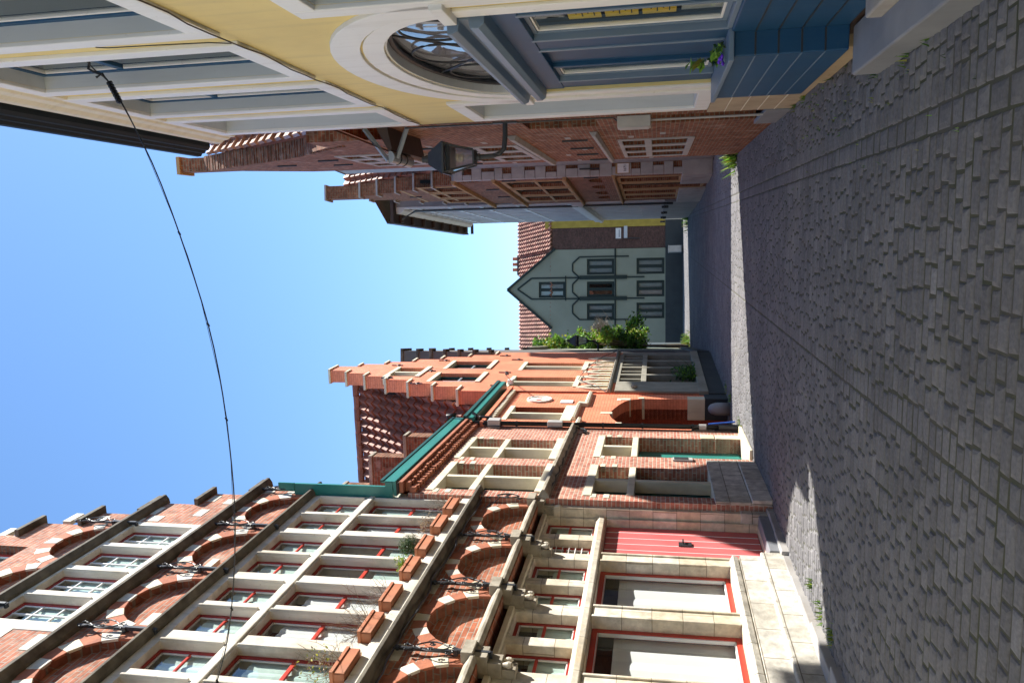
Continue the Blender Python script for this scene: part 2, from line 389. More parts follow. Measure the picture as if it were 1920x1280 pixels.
def pantiles(mb, O, U_, V_, nu, nv, m, tw=.22, th=.30, amp=.035, lip=.025, tv=.3, rn=None):
    """S-profile tiles on the plane O + u*U_ + v*V_ (unit vectors given in s,e,z)"""
    rn = rn or RND
    O, U_, V_ = Vector(O), Vector(U_).normalized(), Vector(V_).normalized(); W = U_.cross(V_).normalized()
    if W.z < 0: W = -W
    k = 6
    prof = [amp*(math.sin(2*math.pi*j/k)+.35*math.sin(4*math.pi*j/k)) for j in range(k+1)]
    for r in range(nv):
        for c in range(nu):
            tone = rn.uniform(1-tv, 1+tv*.6); jit = rn.uniform(-.006, .006); tl = rn.uniform(0, .016)
            lo, hi = [], []
            for j in range(k+1):
                u = (c+j/k)*tw
                lo.append(mb.pt(*(O+U_*u+V_*(r*th+rn.uniform(-.003, .003))+W*(prof[j]+lip+tl+jit))))
                hi.append(mb.pt(*(O+U_*u+V_*((r+1)*th+.05)+W*(prof[j]+jit))))
            fr_ = [mb.pt(*(O+U_*((c+j/k)*tw)+V_*(r*th)+W*(prof[j]-.012+jit))) for j in range(k+1)]
            for j in range(k):
                mb.face([lo[j], lo[j+1], hi[j+1], hi[j]], m, tone)
                mb.face([fr_[j], fr_[j+1], lo[j+1], lo[j]], m, tone)

def leaves(mb, gen, n, size, mats, tv=.45, rn=None, slim=.5):
    rn = rn or RND
    for _ in range(n):
        p = Vector(gen(rn)); a = Vector((rn.gauss(0, 1), rn.gauss(0, 1), rn.gauss(0, .7))).normalized()
        b = a.cross(Vector((rn.gauss(0, 1), rn.gauss(0, 1), rn.gauss(0, 1)))).normalized(); c = a.cross(b)
        L = size*rn.uniform(.6, 1.4); w = L*slim
        m = rn.choice(mats); t = rn.uniform(1-tv, 1+tv*.6)
        i = [mb.pt(*(p-a*L*.5)), mb.pt(*(p+b*w*.5+c*L*.10)), mb.pt(*(p+a*L*.5)), mb.pt(*(p-b*w*.5+c*L*.10))]
        mb.face([i[0], i[1], i[2]], m, t); mb.face([i[0], i[2], i[3]], m, t)

def twigs(mb, base, n, L, m, rn=None, spread=.6, r=.003, up=1.):
    rn = rn or RND
    for _ in range(n):
        p = Vector(base(rn)); d = Vector((rn.gauss(0, spread), rn.gauss(0, spread), up)).normalized(); pts = [p.copy()]
        for k in range(4):
            p = p+d*L*rn.uniform(.15, .33); d = (d+Vector((rn.gauss(0, .3), rn.gauss(0, .3), rn.gauss(0, .2)))).normalized(); pts.append(p.copy())
        mb.tube(pts, [r, r*.9, r*.8, r*.6, r*.4], m, 4, rn.uniform(.6, 1.2))
        for q in pts[1:4]:
            e = Vector((rn.gauss(0, 1), rn.gauss(0, 1), rn.uniform(.2, 1))).normalized()
            mb.tube([q, q+e*L*.15, q+e*L*.28+Vector((0, 0, L*.04))], [r*.7, r*.6, r*.3], m, 3, rn.uniform(.6, 1.2))

M['curtain_f'] = plain('grey_net_curtain', (.42, .44, .42), .8, (.34, .36, .35), 2., 8., .2)
M['stone_d'] = plain('shaded_grey_brown_stone', (.30, .28, .225), .85, (.24, .225, .18), 3., 50., .25, stain=(.16, .14, .10), stain_amt=.5)  # weathered cream stone, darkened further to deepen the shade at street level
M['soffit_brick'] = brick('shaded_arch_brick', (.22, .075, .045), (.30, .13, .08), (.22, .18, .14), w=.21, h=.066, ms=.0075, var=.4)  # facade brick darkened in colour for the shade under the arches
M['gable_e'] = plain('dark_grey_render', (.16, .145, .13), .85, (.12, .11, .10), 1., 50., .2)
M['fanback'] = plain('mauve_reflection_sheet', (.30, .28, .31), .5, (.22, .21, .24), 2.5, 30., 0)  # mauve of the fanlight's reflections, painted on a sheet
M['passage'] = brick('shaded_orange_brick', (.30, .06, .03), (.33, .07, .035), (.24, .05, .025), w=.21, h=.066, ms=.007, var=.2)  # orange wall brick with the gateway's shade put into its colour
EXPOSURE = 1.25
# ------------------------------------------------------------------ camera, sky, sun
CAM_H = 1.65
cd = bpy.data.cameras.new('camera'); cam = bpy.data.objects.new('camera', cd); COL.objects.link(cam)
cd.sensor_fit = 'HORIZONTAL'; cd.sensor_width = 36.; cd.lens = 36.*1471/1920; cd.clip_end = 2000; cd.clip_start = .05
pitch = math.atan(270/1471)
# the photograph lies on its side: the camera was turned a quarter turn, so world "up" points to picture left
cam.matrix_world = Matrix.Translation((0, 0, CAM_H)) @ Matrix.Rotation(rad(90)+pitch, 4, 'X') @ Matrix.Rotation(rad(-90), 4, 'Z')
scene.camera = cam

SUN_AZ, SUN_EL = 26.5, 52.   # azimuth measured from +X towards +Y
sdir = Vector((math.cos(rad(SUN_AZ))*math.cos(rad(SUN_EL)), math.sin(rad(SUN_AZ))*math.cos(rad(SUN_EL)), math.sin(rad(SUN_EL))))
sl = bpy.data.lights.new('sun', 'SUN'); sl.energy = 5.0; sl.angle = rad(.53); sl.color = (1., .955, .88)
so = bpy.data.objects.new('sun', sl); COL.objects.link(so); so.rotation_euler = sdir.to_track_quat('Z', 'Y').to_euler(); so.location = (20, 12, 40)
world = bpy.data.worlds.new('World'); scene.world = world; world.use_nodes = True
wn = world.node_tree; wn.nodes.clear()
wo = wn.nodes.new('ShaderNodeOutputWorld'); bg = wn.nodes.new('ShaderNodeBackground'); sk = wn.nodes.new('ShaderNodeTexSky')
sk.sky_type = 'NISHITA'; sk.sun_disc = False; sk.sun_elevation = rad(SUN_EL); sk.sun_rotation = rad(90-SUN_AZ)
sk.altitude = 0; sk.air_density = 1.0; sk.dust_density = .2; sk.ozone_density = 1.6
bg.inputs['Strength'].default_value = .112
hs_ = wn.nodes.new('ShaderNodeHueSaturation'); hs_.inputs['Saturation'].default_value = 1.15
wn.links.new(sk.outputs[0], hs_.inputs['Color']); wn.links.new(hs_.outputs[0], bg.inputs[0]); wn.links.new(bg.outputs[0], wo.inputs[0])
scene.view_settings.view_transform = 'Standard'; scene.view_settings.look = 'None'
scene.view_settings.exposure = EXPOSURE; scene.view_settings.gamma = 1.
scene.render.engine = 'CYCLES'
cy = scene.cycles; cy.max_bounces = 9; cy.diffuse_bounces = 6; cy.glossy_bounces = 4; cy.transmission_bounces = 6; cy.transparent_max_bounces = 16
cy.sample_clamp_indirect = 6.; cy.use_denoising = True; cy.caustics_reflective = False; cy.caustics_refractive = False

# ------------------------------------------------------------------ ground and street
g = MB(); g.poly([(-60, -200, -.05), (260, -200, -.05), (260, 200, -.05), (-60, 200, -.05)], 'joint')
tag(g.build('ground'), kind='structure')

ST = Fr((-1.395, 0.), 8.0, 1)     # the seam along the street is e = 0
def wall_l(y):
    for (x0, y0), (x1, y1) in (((-3.9, 2.), (-2.55, 12.2)), ((-2.55, 12.2), (-1.85, 16.1)), ((-1.85, 16.1), (-.35, 25.)), ((-.35, 25.), (-.25, 44.)), ((-.25, 44.), (-3., 60.))):
        if y <= y1: return x0+(x1-x0)*(y-y0)/(y1-y0)
    return -4
def wall_r(y):
    if y < 17: return 2.92+(y-10.18)*.143
    if y < 22.5: return 9.
    if y < 30.5: return 5.0+(y-24)*.06
    if y < 44.5: return 5.43+(y-30.5)*.1
    return 14.
def sett(mb, c, hx, hy, rot, m, tone, rn, dome=.012, h=.0):
    """one stone: bevelled block with a slightly domed, tilted top; c is (s,e)"""
    ca, sa = math.cos(rot), math.sin(rot); tx, ty = rn.gauss(0, .009), rn.gauss(0, .009)
    def P(x, y, z):
        return mb.pt(c[0]+x*sa+y*ca, c[1]+x*ca-y*sa, z+x*tx+y*ty)
    j = lambda: rn.uniform(.90, 1.03)
    cs = [(-hx*j(), -hy*j()), (hx*j(), -hy*j()), (hx*j(), hy*j()), (-hx*j(), hy*j())]
    b = min(hx, hy)*.34
    lo = [P(x, y, -.05) for x, y in cs]
    m1 = [P(x, y, h-.011) for x, y in cs]
    m2 = [P(x-math.copysign(b*.45, x), y-math.copysign(b*.45, y), h-.003) for x, y in cs]
    tp = [P(x-math.copysign(b*1.5, x), y-math.copysign(b*1.5, y), h+dome*.5) for x, y in cs]
    for A_, B_ in ((lo, m1), (m1, m2), (m2, tp)):
        for k in range(4): mb.face([A_[k], A_[(k+1) % 4], B_[(k+1) % 4], B_[k]], m, tone)
    mb.face(tp, m, tone)

rn = random.Random(3)
stt = MB(); y = 2.0; row = 0
ca, sa = math.cos(rad(8)), math.sin(rad(8))
while y < 50:
    dy = rn.uniform(.098, .124); cyy = y+dy/2
    base = cyy*1.0
    X0 = wall_l(base)-.3; X1 = wall_r(base)+.3
    e = (X0+1.395-math.tan(rad(8))*base)*ca; e1 = (X1+1.395-math.tan(rad(8))*base)*ca
    GUT0, GUT1 = 1.91, 2.07
    x = e-rn.uniform(0, .2)
    while x < e1:
        w = rn.uniform(.14, .235)
        if x > GUT1: w *= rn.uniform(.62, .9)
        if x < 0 < x+w+.09: w = max(-x, .08) if -x > .08 else w
        if GUT0 > x and x+w+.08 > GUT0: w = GUT0-x
        if GUT0-.01 <= x < GUT1-.02: x = GUT1; continue
        tone = rn.uniform(.84, 1.13)*(1. if rn.random() > .06 else 1.18)
        sett(stt, (cyy/ca+math.tan(rad(8))*0+rn.uniform(-.006, .006)+.02*math.sin(x*1.3+row*.13), x+w/2), w/2-.0045, dy/2-.004, rn.gauss(0, .012), 'sett', tone, rn, rn.uniform(.003, .007), rn.uniform(-.0025, .0025)+(-.003 if abs(x+w/2) < .12 else 0))
        x += w
    y += dy; row += 1
# flat channel stones along the right-hand gutter
s = 2.0
while s < 49:
    L = rn.uniform(.14, .26)
    sett(stt, (s+L/2, 1.99), .080, L/2-.006, 0, 'sett', rn.uniform(.85, 1.15), rn, .005, rn.uniform(-.004, .0)); s += L
fl_ = [stt.pt(a_, e_, -.009) for a_, e_ in ((1, -3.2), (52, -3.2), (52, 3.6), (1, 3.6))]; stt.face(fl_, 'joint')
for a_, b_, e_ in ((17, 52, 3.6), (17, 52, 6)): stt.poly([(a_, e_, -.0091), (b_, e_, -.0091), (b_, e_+2.4, -.0091), (a_, e_+2.4, -.0091)], 'joint')
street = stt.build('street', None, smooth=False, weld=False)
street.location = ST.w(0, 0, 0); street.rotation_euler = (0, 0, -ST.a); tag(street, kind='structure')

# ================================================================== A: Gothic brick house, near left
FA = Fr((-2.66, 11.55), 10.12, 1)
A = FA.empty('brick_house', 'tall red brick house with white stone window grids, scrolled iron anchors and terracotta boxes', 'house', 'old houses along the lane')
E0, E1 = 0., .16
w = MB()
UP = [(.13, -.44), (-.62, -1.04), (-1.24, -1.79), (-1.96, -2.43), (-2.66, -3.15), (-3.32, -3.80), (-4.02, -4.5), (-4.66, -5.1)]
holes = [rect(-1.04, .13, .22, 2.37), rect(-2.43, -1.23, .72, 2.37), rect(-3.80, -2.64, .72, 2.37), rect(-5.1, -4.0, .72, 2.37)]
holes += [rect(b, a, 2.52, 3.24) for a, b in UP]
w.slab(rect(-5.35, .60, .0, 3.30), holes, -.4, E0, 'ashlar', .24, 'ashlar')
w.build('ground_floor_wall', A, bevel=.012)
t = MB()
# projecting jamb rolls, sills and transom
for a, b, z0, z1 in ((.13, -1.04, .22, 2.37), (-1.23, -2.43, .72, 2.37), (-2.64, -3.80, .72, 2.37), (-4.0, -5.1, .72, 2.37)):
    t.box(b, b+.035, -.12, .02, z0, z1, 'ashlar')
    t.box(a-.02, a+.02, .0, .018, z0, z1, 'ashlar')
t.mould(-5.35, .30, [(.0, 2.385), (.035, 2.40), (.045, 2.47), (.0, 2.51)], 'ashlar')
t.mould(-5.35, -1.06, [(.0, .60), (.07, .61), (.09, .68), (.0, .72)], 'stone_low')
t.build('stone_trim', A, bevel=.008)
p = MB()
p.slab(rect(-5.36, -1.08, .0, .60), [], -.05, .10, 'stone_low')
p.slab(rect(-5.37, -1.10, .0, .34), [], .10, .17, 'stone_low')
p.slab(rect(.14, .63, .0, .45), [], -.05, .17, 'stone_low')
p.build('plinth', A, bevel=.015)
# pink door
pr = MB(); pr.slab(rect(.175, .62, .30, 3.30), [], -.05, .15, 'ashlar'); pr.build('corner_pier', A, bevel=.012)
d = MB(); d.box(-1.04, .13, -.17, -.12, .22, 2.37, 'salmon')
db = d.build('door', A)
pl = MB()
for k in range(6):
    a = -1.03+k*.192
    pl.box(a+.006, a+.186, -.12, -.105, .23, 2.36, 'salmon')
pl.build('plank_panel', db, bevel=.005)
pl = MB()
for k in range(1, 6): pl.box(-1.03+k*.192-.006, -1.03+k*.192+.006, -.12, -.101, .23, 2.36, 'white')
pl.build('pale_bead', db)
q = MB(); q.box(-.46, -.34, -.105, -.085, 1.16, 1.34, 'iron'); q.tube([(-.40, -.09, 1.28), (-.40, -.055, 1.28), (-.33, -.05, 1.28)], .012, 'iron'); q.build('handle', db, bevel=.003)
# small upper lights
for k, (a, b) in enumerate(UP):
    dk = k == 1
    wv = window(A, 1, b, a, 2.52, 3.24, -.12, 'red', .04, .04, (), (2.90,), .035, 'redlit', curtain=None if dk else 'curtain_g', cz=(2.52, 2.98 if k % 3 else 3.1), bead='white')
    if dk:
        gq = MB()
        for j in range(6): gq.tube([(b+.03, -.10, 2.66+.09*j), (a-.03, -.10, 2.66+.09*j)], .008, 'white', 5)
        gq.build('bars', wv)
# big windows with white blinds
for a, b in ((-1.23, -2.43), (-2.64, -3.80), (-4.0, -5.1)):
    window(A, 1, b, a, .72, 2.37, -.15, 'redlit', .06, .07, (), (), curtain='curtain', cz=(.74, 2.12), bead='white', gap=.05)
# corbels with carved heads below the wall anchors
PIER = [.26, -1.13, -2.50, -3.88]
for c in PIER:
    q = MB(); q.box(c-.10, c+.10, 0, .24, 3.30, 3.46, 'ledge_l'); q.box(c-.085, c+.085, 0, .17, 3.16, 3.30, 'ledge_l')
    q.box(c-.07, c+.07, 0, .10, 3.02, 3.16, 'ledge_l'); q.box(c-.12, c+.12, .12, .29, 3.44, 3.56, 'ledge_l')
    q.lathe((c-.06, .15, 3.04), [(.012, 0), (.03, .02), (.036, .05), (.024, .09), (.01, .12)], 'ashlar', 8)
    q.lathe((c+.06, .13, 3.06), [(.01, 0), (.026, .02), (.03, .05), (.016, .10)], 'ashlar', 8)
    q.build('corbel', A, bevel=.015)
# hood mouldings between the corbels
hd = MB()
xs = [.16]+[v for c in PIER[1:] for v in (c+.10, c-.10)]+[-5.35]
for a, b in zip(xs[0::2], xs[1::2]):
    hd.mould(b, a, [(0, 3.47), (.20, 3.40), (.27, 3.42), (.27, 3.455), (.16, 3.53), (0, 3.53)], 'ledge_l')
    hd.mould(b, a, [(0, 3.26), (.05, 3.27), (.05, 3.33), (0, 3.35)], 'cream')
hd.build('hood_moulding', A, bevel=.006)

ARCH_C = [-.435, -1.815, -3.19, -4.57]
# brick band with blind arches above the ground floor
b1 = MB()
hs = []
for c in ARCH_C: hs.append([(c+.55, 3.52)]+arch_pts(c, 3.53, .55, .60)[0:]+[(c-.55, 3.52)])
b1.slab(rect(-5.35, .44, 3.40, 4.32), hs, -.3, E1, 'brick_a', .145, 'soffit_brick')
b1.poly([(-5.35, .016, 3.4), (.44, .016, 3.4), (.44, .016, 4.32), (-5.35, .016, 4.32)], 'brick_a')
b1.build('arch_band', A)
for c in ARCH_C:
    q = MB(); q.ring(c, arch_pts(c, 3.53, .69, .76, 13), arch_pts(c, 3.53, .548, .598, 13), E1-.02, E1+.012, ['brick_arch', 'cream', 'brick_arch', 'stone_f1', 'brick_arch'])
    q.build('arch_stones', A, bevel=.006)
# ledges
def ledge(name, s0, s1, z, h=.11, out=.15, e=E1):
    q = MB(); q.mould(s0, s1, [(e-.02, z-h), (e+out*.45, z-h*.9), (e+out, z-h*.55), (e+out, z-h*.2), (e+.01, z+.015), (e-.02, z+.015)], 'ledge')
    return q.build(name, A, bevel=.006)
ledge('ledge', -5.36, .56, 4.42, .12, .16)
# first floor: white stone grid
F1W = [(.14, -.40), (-.55, -1.02), (-1.24, -1.755), (-1.89, -2.385), (-2.62, -3.12), (-3.27, -3.77), (-4.0, -4.5), (-4.65, -5.15)]
sg = MB()
sg.slab(rect(-5.35, .45, 4.42, 7.0), [rect(b, a, 4.60, 5.98) for a, b in F1W]+[rect(b, a, 6.13, 6.88) for a, b in F1W], -.2, E1+.008, 'stone_f1', .27, 'stone_f1')
for a, b in F1W:
    sg.box(a+.004, a+.035, .12, E1+.035, 4.60, 5.98, 'stone_f1'); sg.box(a+.004, a+.035, .12, E1+.035, 6.13, 6.88, 'stone_f1')
sg.mould(-5.35, .45, [(E1, 5.99), (E1+.03, 6.0), (E1+.03, 6.06), (E1, 6.12)], 'stone_f1')
sg.box(-5.34, .452, .12, E1+.05, 4.43, 4.58, 'stone_f1')
sg.build('window_grid', A, bevel=.012)
for k, (a, b) in enumerate(F1W):
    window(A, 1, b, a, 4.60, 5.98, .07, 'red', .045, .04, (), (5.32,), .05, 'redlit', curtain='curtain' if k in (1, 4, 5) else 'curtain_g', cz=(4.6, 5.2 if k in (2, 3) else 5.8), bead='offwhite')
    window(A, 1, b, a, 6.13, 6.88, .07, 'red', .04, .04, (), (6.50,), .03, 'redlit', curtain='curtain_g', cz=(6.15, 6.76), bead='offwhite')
ledge('ledge', -5.36, .57, 7.09, .10, .12)

# gable wall above, stepped
STEP = [(2.96, 8.03), (2.56, 8.70), (2.09, 9.36), (1.62, 10.02), (1.16, 10.67), (.70, 11.33), (.28, 12.0)]
GC = -2.40
zb = 7.02; right = []; prev = zb
for hw, z in STEP: right += [(GC+hw, prev), (GC+hw, z)]; prev = z
left = [(2*GC-s_, z) for s_, z in reversed(right)]
outline = right+left
AR2 = ARCH_C
F2W = [(-1.22, -1.77), (-1.92, -2.47), (-2.62, -3.13), (-3.28, -3.80)]
hs = [[(c+.56, 7.17)]+arch_pts(c, 7.18, .56, .60)+[(c-.56, 7.17)] for c in AR2]
hs += [rect(-3.98, -1.06, 8.10, 9.26)]
AR3 = [-1.82, -3.10]
hs += [[(c+.50, 9.45)]+arch_pts(c, 9.46, .50, .46)+[(c-.50, 9.45)] for c in AR3]
hs += [rect(-2.82, -2.02, 10.25, 11.15)]
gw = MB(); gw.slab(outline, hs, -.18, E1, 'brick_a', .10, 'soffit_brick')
gw.poly([(-5.3, .06, 7.05), (.4, .06, 7.05), (.4, .06, 7.9), (-5.3, .06, 7.9)], 'brick_a')
gw.poly([(-3.9, .06, 9.3), (-1.0, .06, 9.3), (-1.0, .06, 10.0), (-3.9, .06, 10.0)], 'brick_a')
for c, z0, hw, r in [(c, 7.18, .56, .60) for c in AR2]+[(c, 9.46, .50, .46) for c in AR3]:
    q = MB(); q.ring(c, arch_pts(c, z0, hw+.17, r+.19, 11), arch_pts(c, z0, hw-.002, r-.002, 11), E1-.02, E1+.012, ['brick_arch', 'stone_f1', 'brick_arch', 'cream'])
    q.build('arch_stones', A, bevel=.006)
# pale stone pieces let into the brick
sp = gw
for s_, z, w_, h_ in ((-.95, 7.02, .3, .12), (-2.2, 7.3, .24, .1), (-3.6, 7.2, .26, .12), (-4.2, 8.15, .3, .16), (-.62, 8.4, .26, .14), (.36, 7.75, .18, .14), (.30, 7.40, .24, .12), (-.05, 8.52, .24, .13), (-.15, 8.2, .2, .14), (-.62, 9.15, .28, .13), (-1.02, 9.8, .24, .14), (-1.0, 10.3, .3, .13), (-1.6, 10.9, .26, .13), (-1.0, 9.2, .18, .1), (-4.05, 8.7, .22, .22), (-.9, 8.95, .2, .2)):
    sp.box(s_-w_/2, s_+w_/2, .1, E1+.006, z, z+h_, 'stone_f1')
for s_, z, w_, h_ in ((-1.13, 4.2, .24, .1), (-2.5, 4.21, .3, .09), (-3.88, 4.2, .3, .1), (.36, 4.1, .14, .12)):
    sp.box(s_-w_/2, s_+w_/2, .1, E1+.005, z, z+h_, 'stone_f1')
gw.build('gable_wall', A)
ledge('ledge', -5.40, .63, 8.05, .13, .13)
f2 = MB(); f2.slab(rect(-3.985, -1.055, 8.08, 9.27), [rect(b, a, 8.27, 9.20) for a, b in F2W], -.1, E1+.01, 'stone_f1', .22, 'stone_f1')
for a, b in F2W: f2.box(a+.003, a+.03, .12, E1+.03, 8.27, 9.20, 'stone_f1')
f2.build('window_grid', A, bevel=.01)
for k, (a, b) in enumerate(F2W):
    window(A, 1, b, a, 8.27, 9.20, .075, 'red', .045, .04, (b+.28,), (8.58, 8.88), .022, 'white', curtain='curtain_g', cz=(8.3, 9.0), bead='white')
ledge('ledge', -4.9, -.24, 9.37, .13, .12)
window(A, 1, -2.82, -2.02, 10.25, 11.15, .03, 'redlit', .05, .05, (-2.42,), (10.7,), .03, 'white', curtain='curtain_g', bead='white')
cp = MB(); prev = None
for k, (hw, z) in enumerate(STEP):
    nx = STEP[k+1][0] if k+1 < len(STEP) else 0
    for sg_ in (1, -1):
        a, b = GC+sg_*(hw+.07), GC+sg_*(nx-.02)
        if k+1 == len(STEP): a, b = GC+.36*sg_, GC
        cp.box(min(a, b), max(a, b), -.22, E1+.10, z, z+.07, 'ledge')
cp.build('step_coping', A, bevel=.008)
# side and roof
bd = MB()
for s_ in (-5.3, .40): bd.poly([(s_, -.2, 0), (s_, -9, 0), (s_, -9, 8.0), (s_, -.2, 8.0)], 'brick_a')
bd.poly([(-5.3, -9, 0), (.4, -9, 0), (.4, -9, 8), (GC, -9, 11.5), (-5.3, -9, 8)], 'brick_a')
bd.build('side_wall', A)
rf = MB()
for sg_ in (1, -1): rf.poly([(GC+sg_*2.95, -.18, 7.6), (GC+sg_*2.95, -9.2, 7.6), (GC, -9.2, 11.4), (GC, -.18, 11.4)], 'slate')
rf.build('roof', A)

# iron wall anchors: shaft with scroll work
def anchor_mesh():
    q = MB(); e = .055; ir = 'irong'
    q.box(-.014, .014, .02, .05, 0, .98, 'iron')
    q.box(-.022, .022, .0, .055, .0, .03, 'iron'); q.box(-.03, .03, .0, .065, .36, .40, 'iron')
    q.box(-.018, .018, .045, .065, .02, .36, ir)
    for sg_ in (1, -1):
        c = [(sg_*(.012+.072*math.sin(math.pi*k/12)), e+.02, .45+.34*k/12) for k in range(13)]; q.tube(c, .009, ir, 6)
        c = [(sg_*(.038+.026*(1-k/14)*math.cos(k*.62)), e+.02, .62+.045*(1-k/14)*math.sin(k*.62)) for k in range(15)]; q.tube(c, .007, ir, 6)
        c = [(sg_*(.02+.06*k/6+.0), e, .42-.02*math.sin(k*.6)) for k in range(4)]+[(sg_*(.06+.022*math.cos(a_)), e, .445+.025*math.sin(a_)) for a_ in (-.8, 0, .8, 1.7, 2.6, 3.6)]; q.tube(c, .008, ir, 6)
        c = [(sg_*.012, e, .82), (sg_*.035, e, .86), (sg_*.05, e, .90), (sg_*.04, e, .93), (sg_*.025, e, .92)]; q.tube(c, .008, ir, 6)
        q.lathe((sg_*.05, e, .90), [(.004, -.014), (.014, -.006), (.014, .006), (.004, .014)], 'iron', 8)
    q.lathe((0, e-.02, .98), [(.028, 0), (.03, .02), (.012, .05), (.003, .07)], 'iron', 8)
    return q
first = None
SPOTS = [(.30, E1+.02, 3.26), (-1.09, E1+.02, 3.26), (-2.47, E1+.02, 3.26), (-3.88, E1+.02, 3.26), (.30, E1+.02, 6.96), (-1.11, E1+.02, 6.96), (-2.47, E1+.02, 6.96), (-3.90, E1+.02, 6.98), (-1.22, E1+.02, 9.12), (-3.6, E1+.02, 9.12)]
for s_, e_, z_ in SPOTS:
    if first is None: o = first = anchor_mesh().build('wall_anchor', A)
    else: o = first.copy(); COL.objects.link(o); o.parent = A
    o.location = (e_, s_, z_)
# thin cable clipped below the ledge
q = MB(); pts = [(-5.3+k*.19, E1+.07+.02*math.sin(k*1.3), 4.285+.02*math.sin(k*.9)-.012*(k % 3)) for k in range(31)]; q.tube(pts, .011, 'iron', 5)
q.tube([(.36, E1+.06, 4.29), (.40, E1+.03, 4.10), (.34, E1+.08, 3.98), (.10, E1+.05, 4.06), (.02, E1+.02, 4.15)], .008, 'iron', 5)
q.build('wall_cable', A)

# terracotta window boxes, one per light, and what grows in them
KIND = [('dry', 'dried grey stalks in the farthest terracotta box, against the white corner stone'), ('dryb', 'dry brown seed heads in the second terracotta box from the green gutter'), ('bush', 'round grey-green needle bush in a terracotta box'), ('yel', 'small yellow-green seedlings spilling over a terracotta box'), ('dry', 'thin dried twigs in the fifth terracotta box, next to the bare-stalk box'), ('dryl', 'long leaning straw-coloured stalks in a terracotta box'), ('yell', 'sprawling ochre dried weeds in the nearest terracotta box')]
BOXL = ['terracotta window box at the far corner light, holding grey dried stalks', 'terracotta window box with dry brown seed heads, second from the far corner', 'terracotta window box holding the round grey-green bush', 'stained terracotta window box with yellow-green seedlings', 'terracotta window box with thin dried twigs, fifth from the far corner', 'terracotta window box with long leaning straw stalks', 'terracotta window box nearest the camera with sprawling ochre weeds']
proto = None
for k in range(7):
    a, b = F1W[k]; c = (a+b)/2-.02
    if proto is None:
        root = FA.empty('window_box', BOXL[k], 'window box', 'terracotta window boxes on the first floor sill', (c, .21, 4.585))
        q = MB(); L, D, H_ = .215, .072, .145
        q.box(-L, L, -D, -D+.018, 0, H_, 'terracotta'); q.box(-L, L, D-.018, D, 0, H_, 'terracotta')
        q.box(-L, -L+.018, -D+.018, D-.018, 0, H_, 'terracotta'); q.box(L-.018, L, -D+.018, D-.018, 0, H_, 'terracotta'); q.box(-L+.018, L-.018, -D+.018, D-.018, 0, .02, 'terracotta')
        for e0_, e1_ in ((-D-.012, -D), (D, D+.012)): q.box(-L-.012, L+.012, e0_, e1_, H_-.035, H_+.004, 'terracotta')
        for s0_, s1_ in ((-L-.012, -L), (L, L+.012)): q.box(s0_, s1_, -D, D, H_-.035, H_+.004, 'terracotta')
        bx_ = q.build('box_shell', root, bevel=.004)
        q = MB(); q.box(-L+.018, L-.018, -D+.018, D-.018, .02, H_-.03, 'soil'); sl_ = q.build('soil', root)
        proto = (root, bx_, sl_)
    else:
        root = proto[0].copy(); COL.objects.link(root); root.location = FA.w(c, .21, 4.585); root['label'] = BOXL[k]
        for ch in proto[1:]:
            o = ch.copy(); COL.objects.link(o); o.parent = root
    kd, lab = KIND[k]; q = MB(); rr = random.Random(40+k)
    bs = lambda r: (r.uniform(-.18, .18), r.uniform(-.05, .05), .0)
    if kd == 'dry': twigs(q, bs, 26, .34, 'drygrey', rr, .45)
    elif kd == 'dryb': twigs(q, bs, 22, .22, 'dry', rr, .4); leaves(q, lambda r: (r.gauss(0, .11), r.gauss(0, .05), .13+abs(r.gauss(0, .05))), 160, .028, ['dry'], rn=rr)
    elif kd == 'bush':
        leaves(q, lambda r: Vector((r.gauss(0, 1), r.gauss(0, 1), r.gauss(0, 1))).normalized()*r.uniform(.04, .155)+Vector((0, 0, .16)), 1300, .045, ['leaf_b', 'leaf_b', 'leaf_d'], rn=rr, slim=.14); twigs(q, bs, 10, .25, 'dry', rr, .4)
    elif kd == 'yel':
        twigs(q, lambda r: (r.uniform(-.05, .18), r.uniform(-.05, .05), 0), 9, .14, 'leaf_y', rr, .5); leaves(q, lambda r: (.08+r.gauss(0, .07), r.gauss(.02, .05), .05+abs(r.gauss(0, .05))), 150, .035, ['leaf_y', 'leaf'], rn=rr)
    elif kd == 'dryl': twigs(q, lambda r: (r.uniform(-.15, .15), r.uniform(-.05, .05), 0), 26, .5, 'dry', rr, .8)
    else: twigs(q, bs, 22, .5, 'dry', rr, .8); leaves(q, lambda r: (r.gauss(0, .14), r.gauss(.0, .08), .15+abs(r.gauss(0, .1))), 120, .032, ['leaf_y', 'dry'], rn=rr)
    o = q.build('window_plant', None, weld=False); o.location = FA.w(c, .21, 4.585+.135); o.rotation_euler = (0, 0, -FA.a)
    tag(o, lab, 'plant', 'plants in the terracotta window boxes')

# stone threshold and pavement slabs by the pink door
q = MB(); s_ = -5.3
r4 = random.Random(8)
while s_ < .5:
    L = r4.uniform(.5, .9); q.box(s_+.006, min(s_+L, .55)-.006, .02, max(.175, .02+.085*(-(s_+L/2)))+.008*r4.random() if s_ < -1.2 else .22, -.03, .085+r4.uniform(-.006, .006), 'greystone'); s_ += L
o = q.build('pavement', None, bevel=.012); o.location = FA.w(0, 0, 0); o.rotation_euler = (0, 0, -FA.a); tag(o, kind='structure')
q = MB(); q.box(-1.03, .12, -.24, .16, .07, .215, 'bluestone'); o = q.build('doorstep', A, bevel=.012)
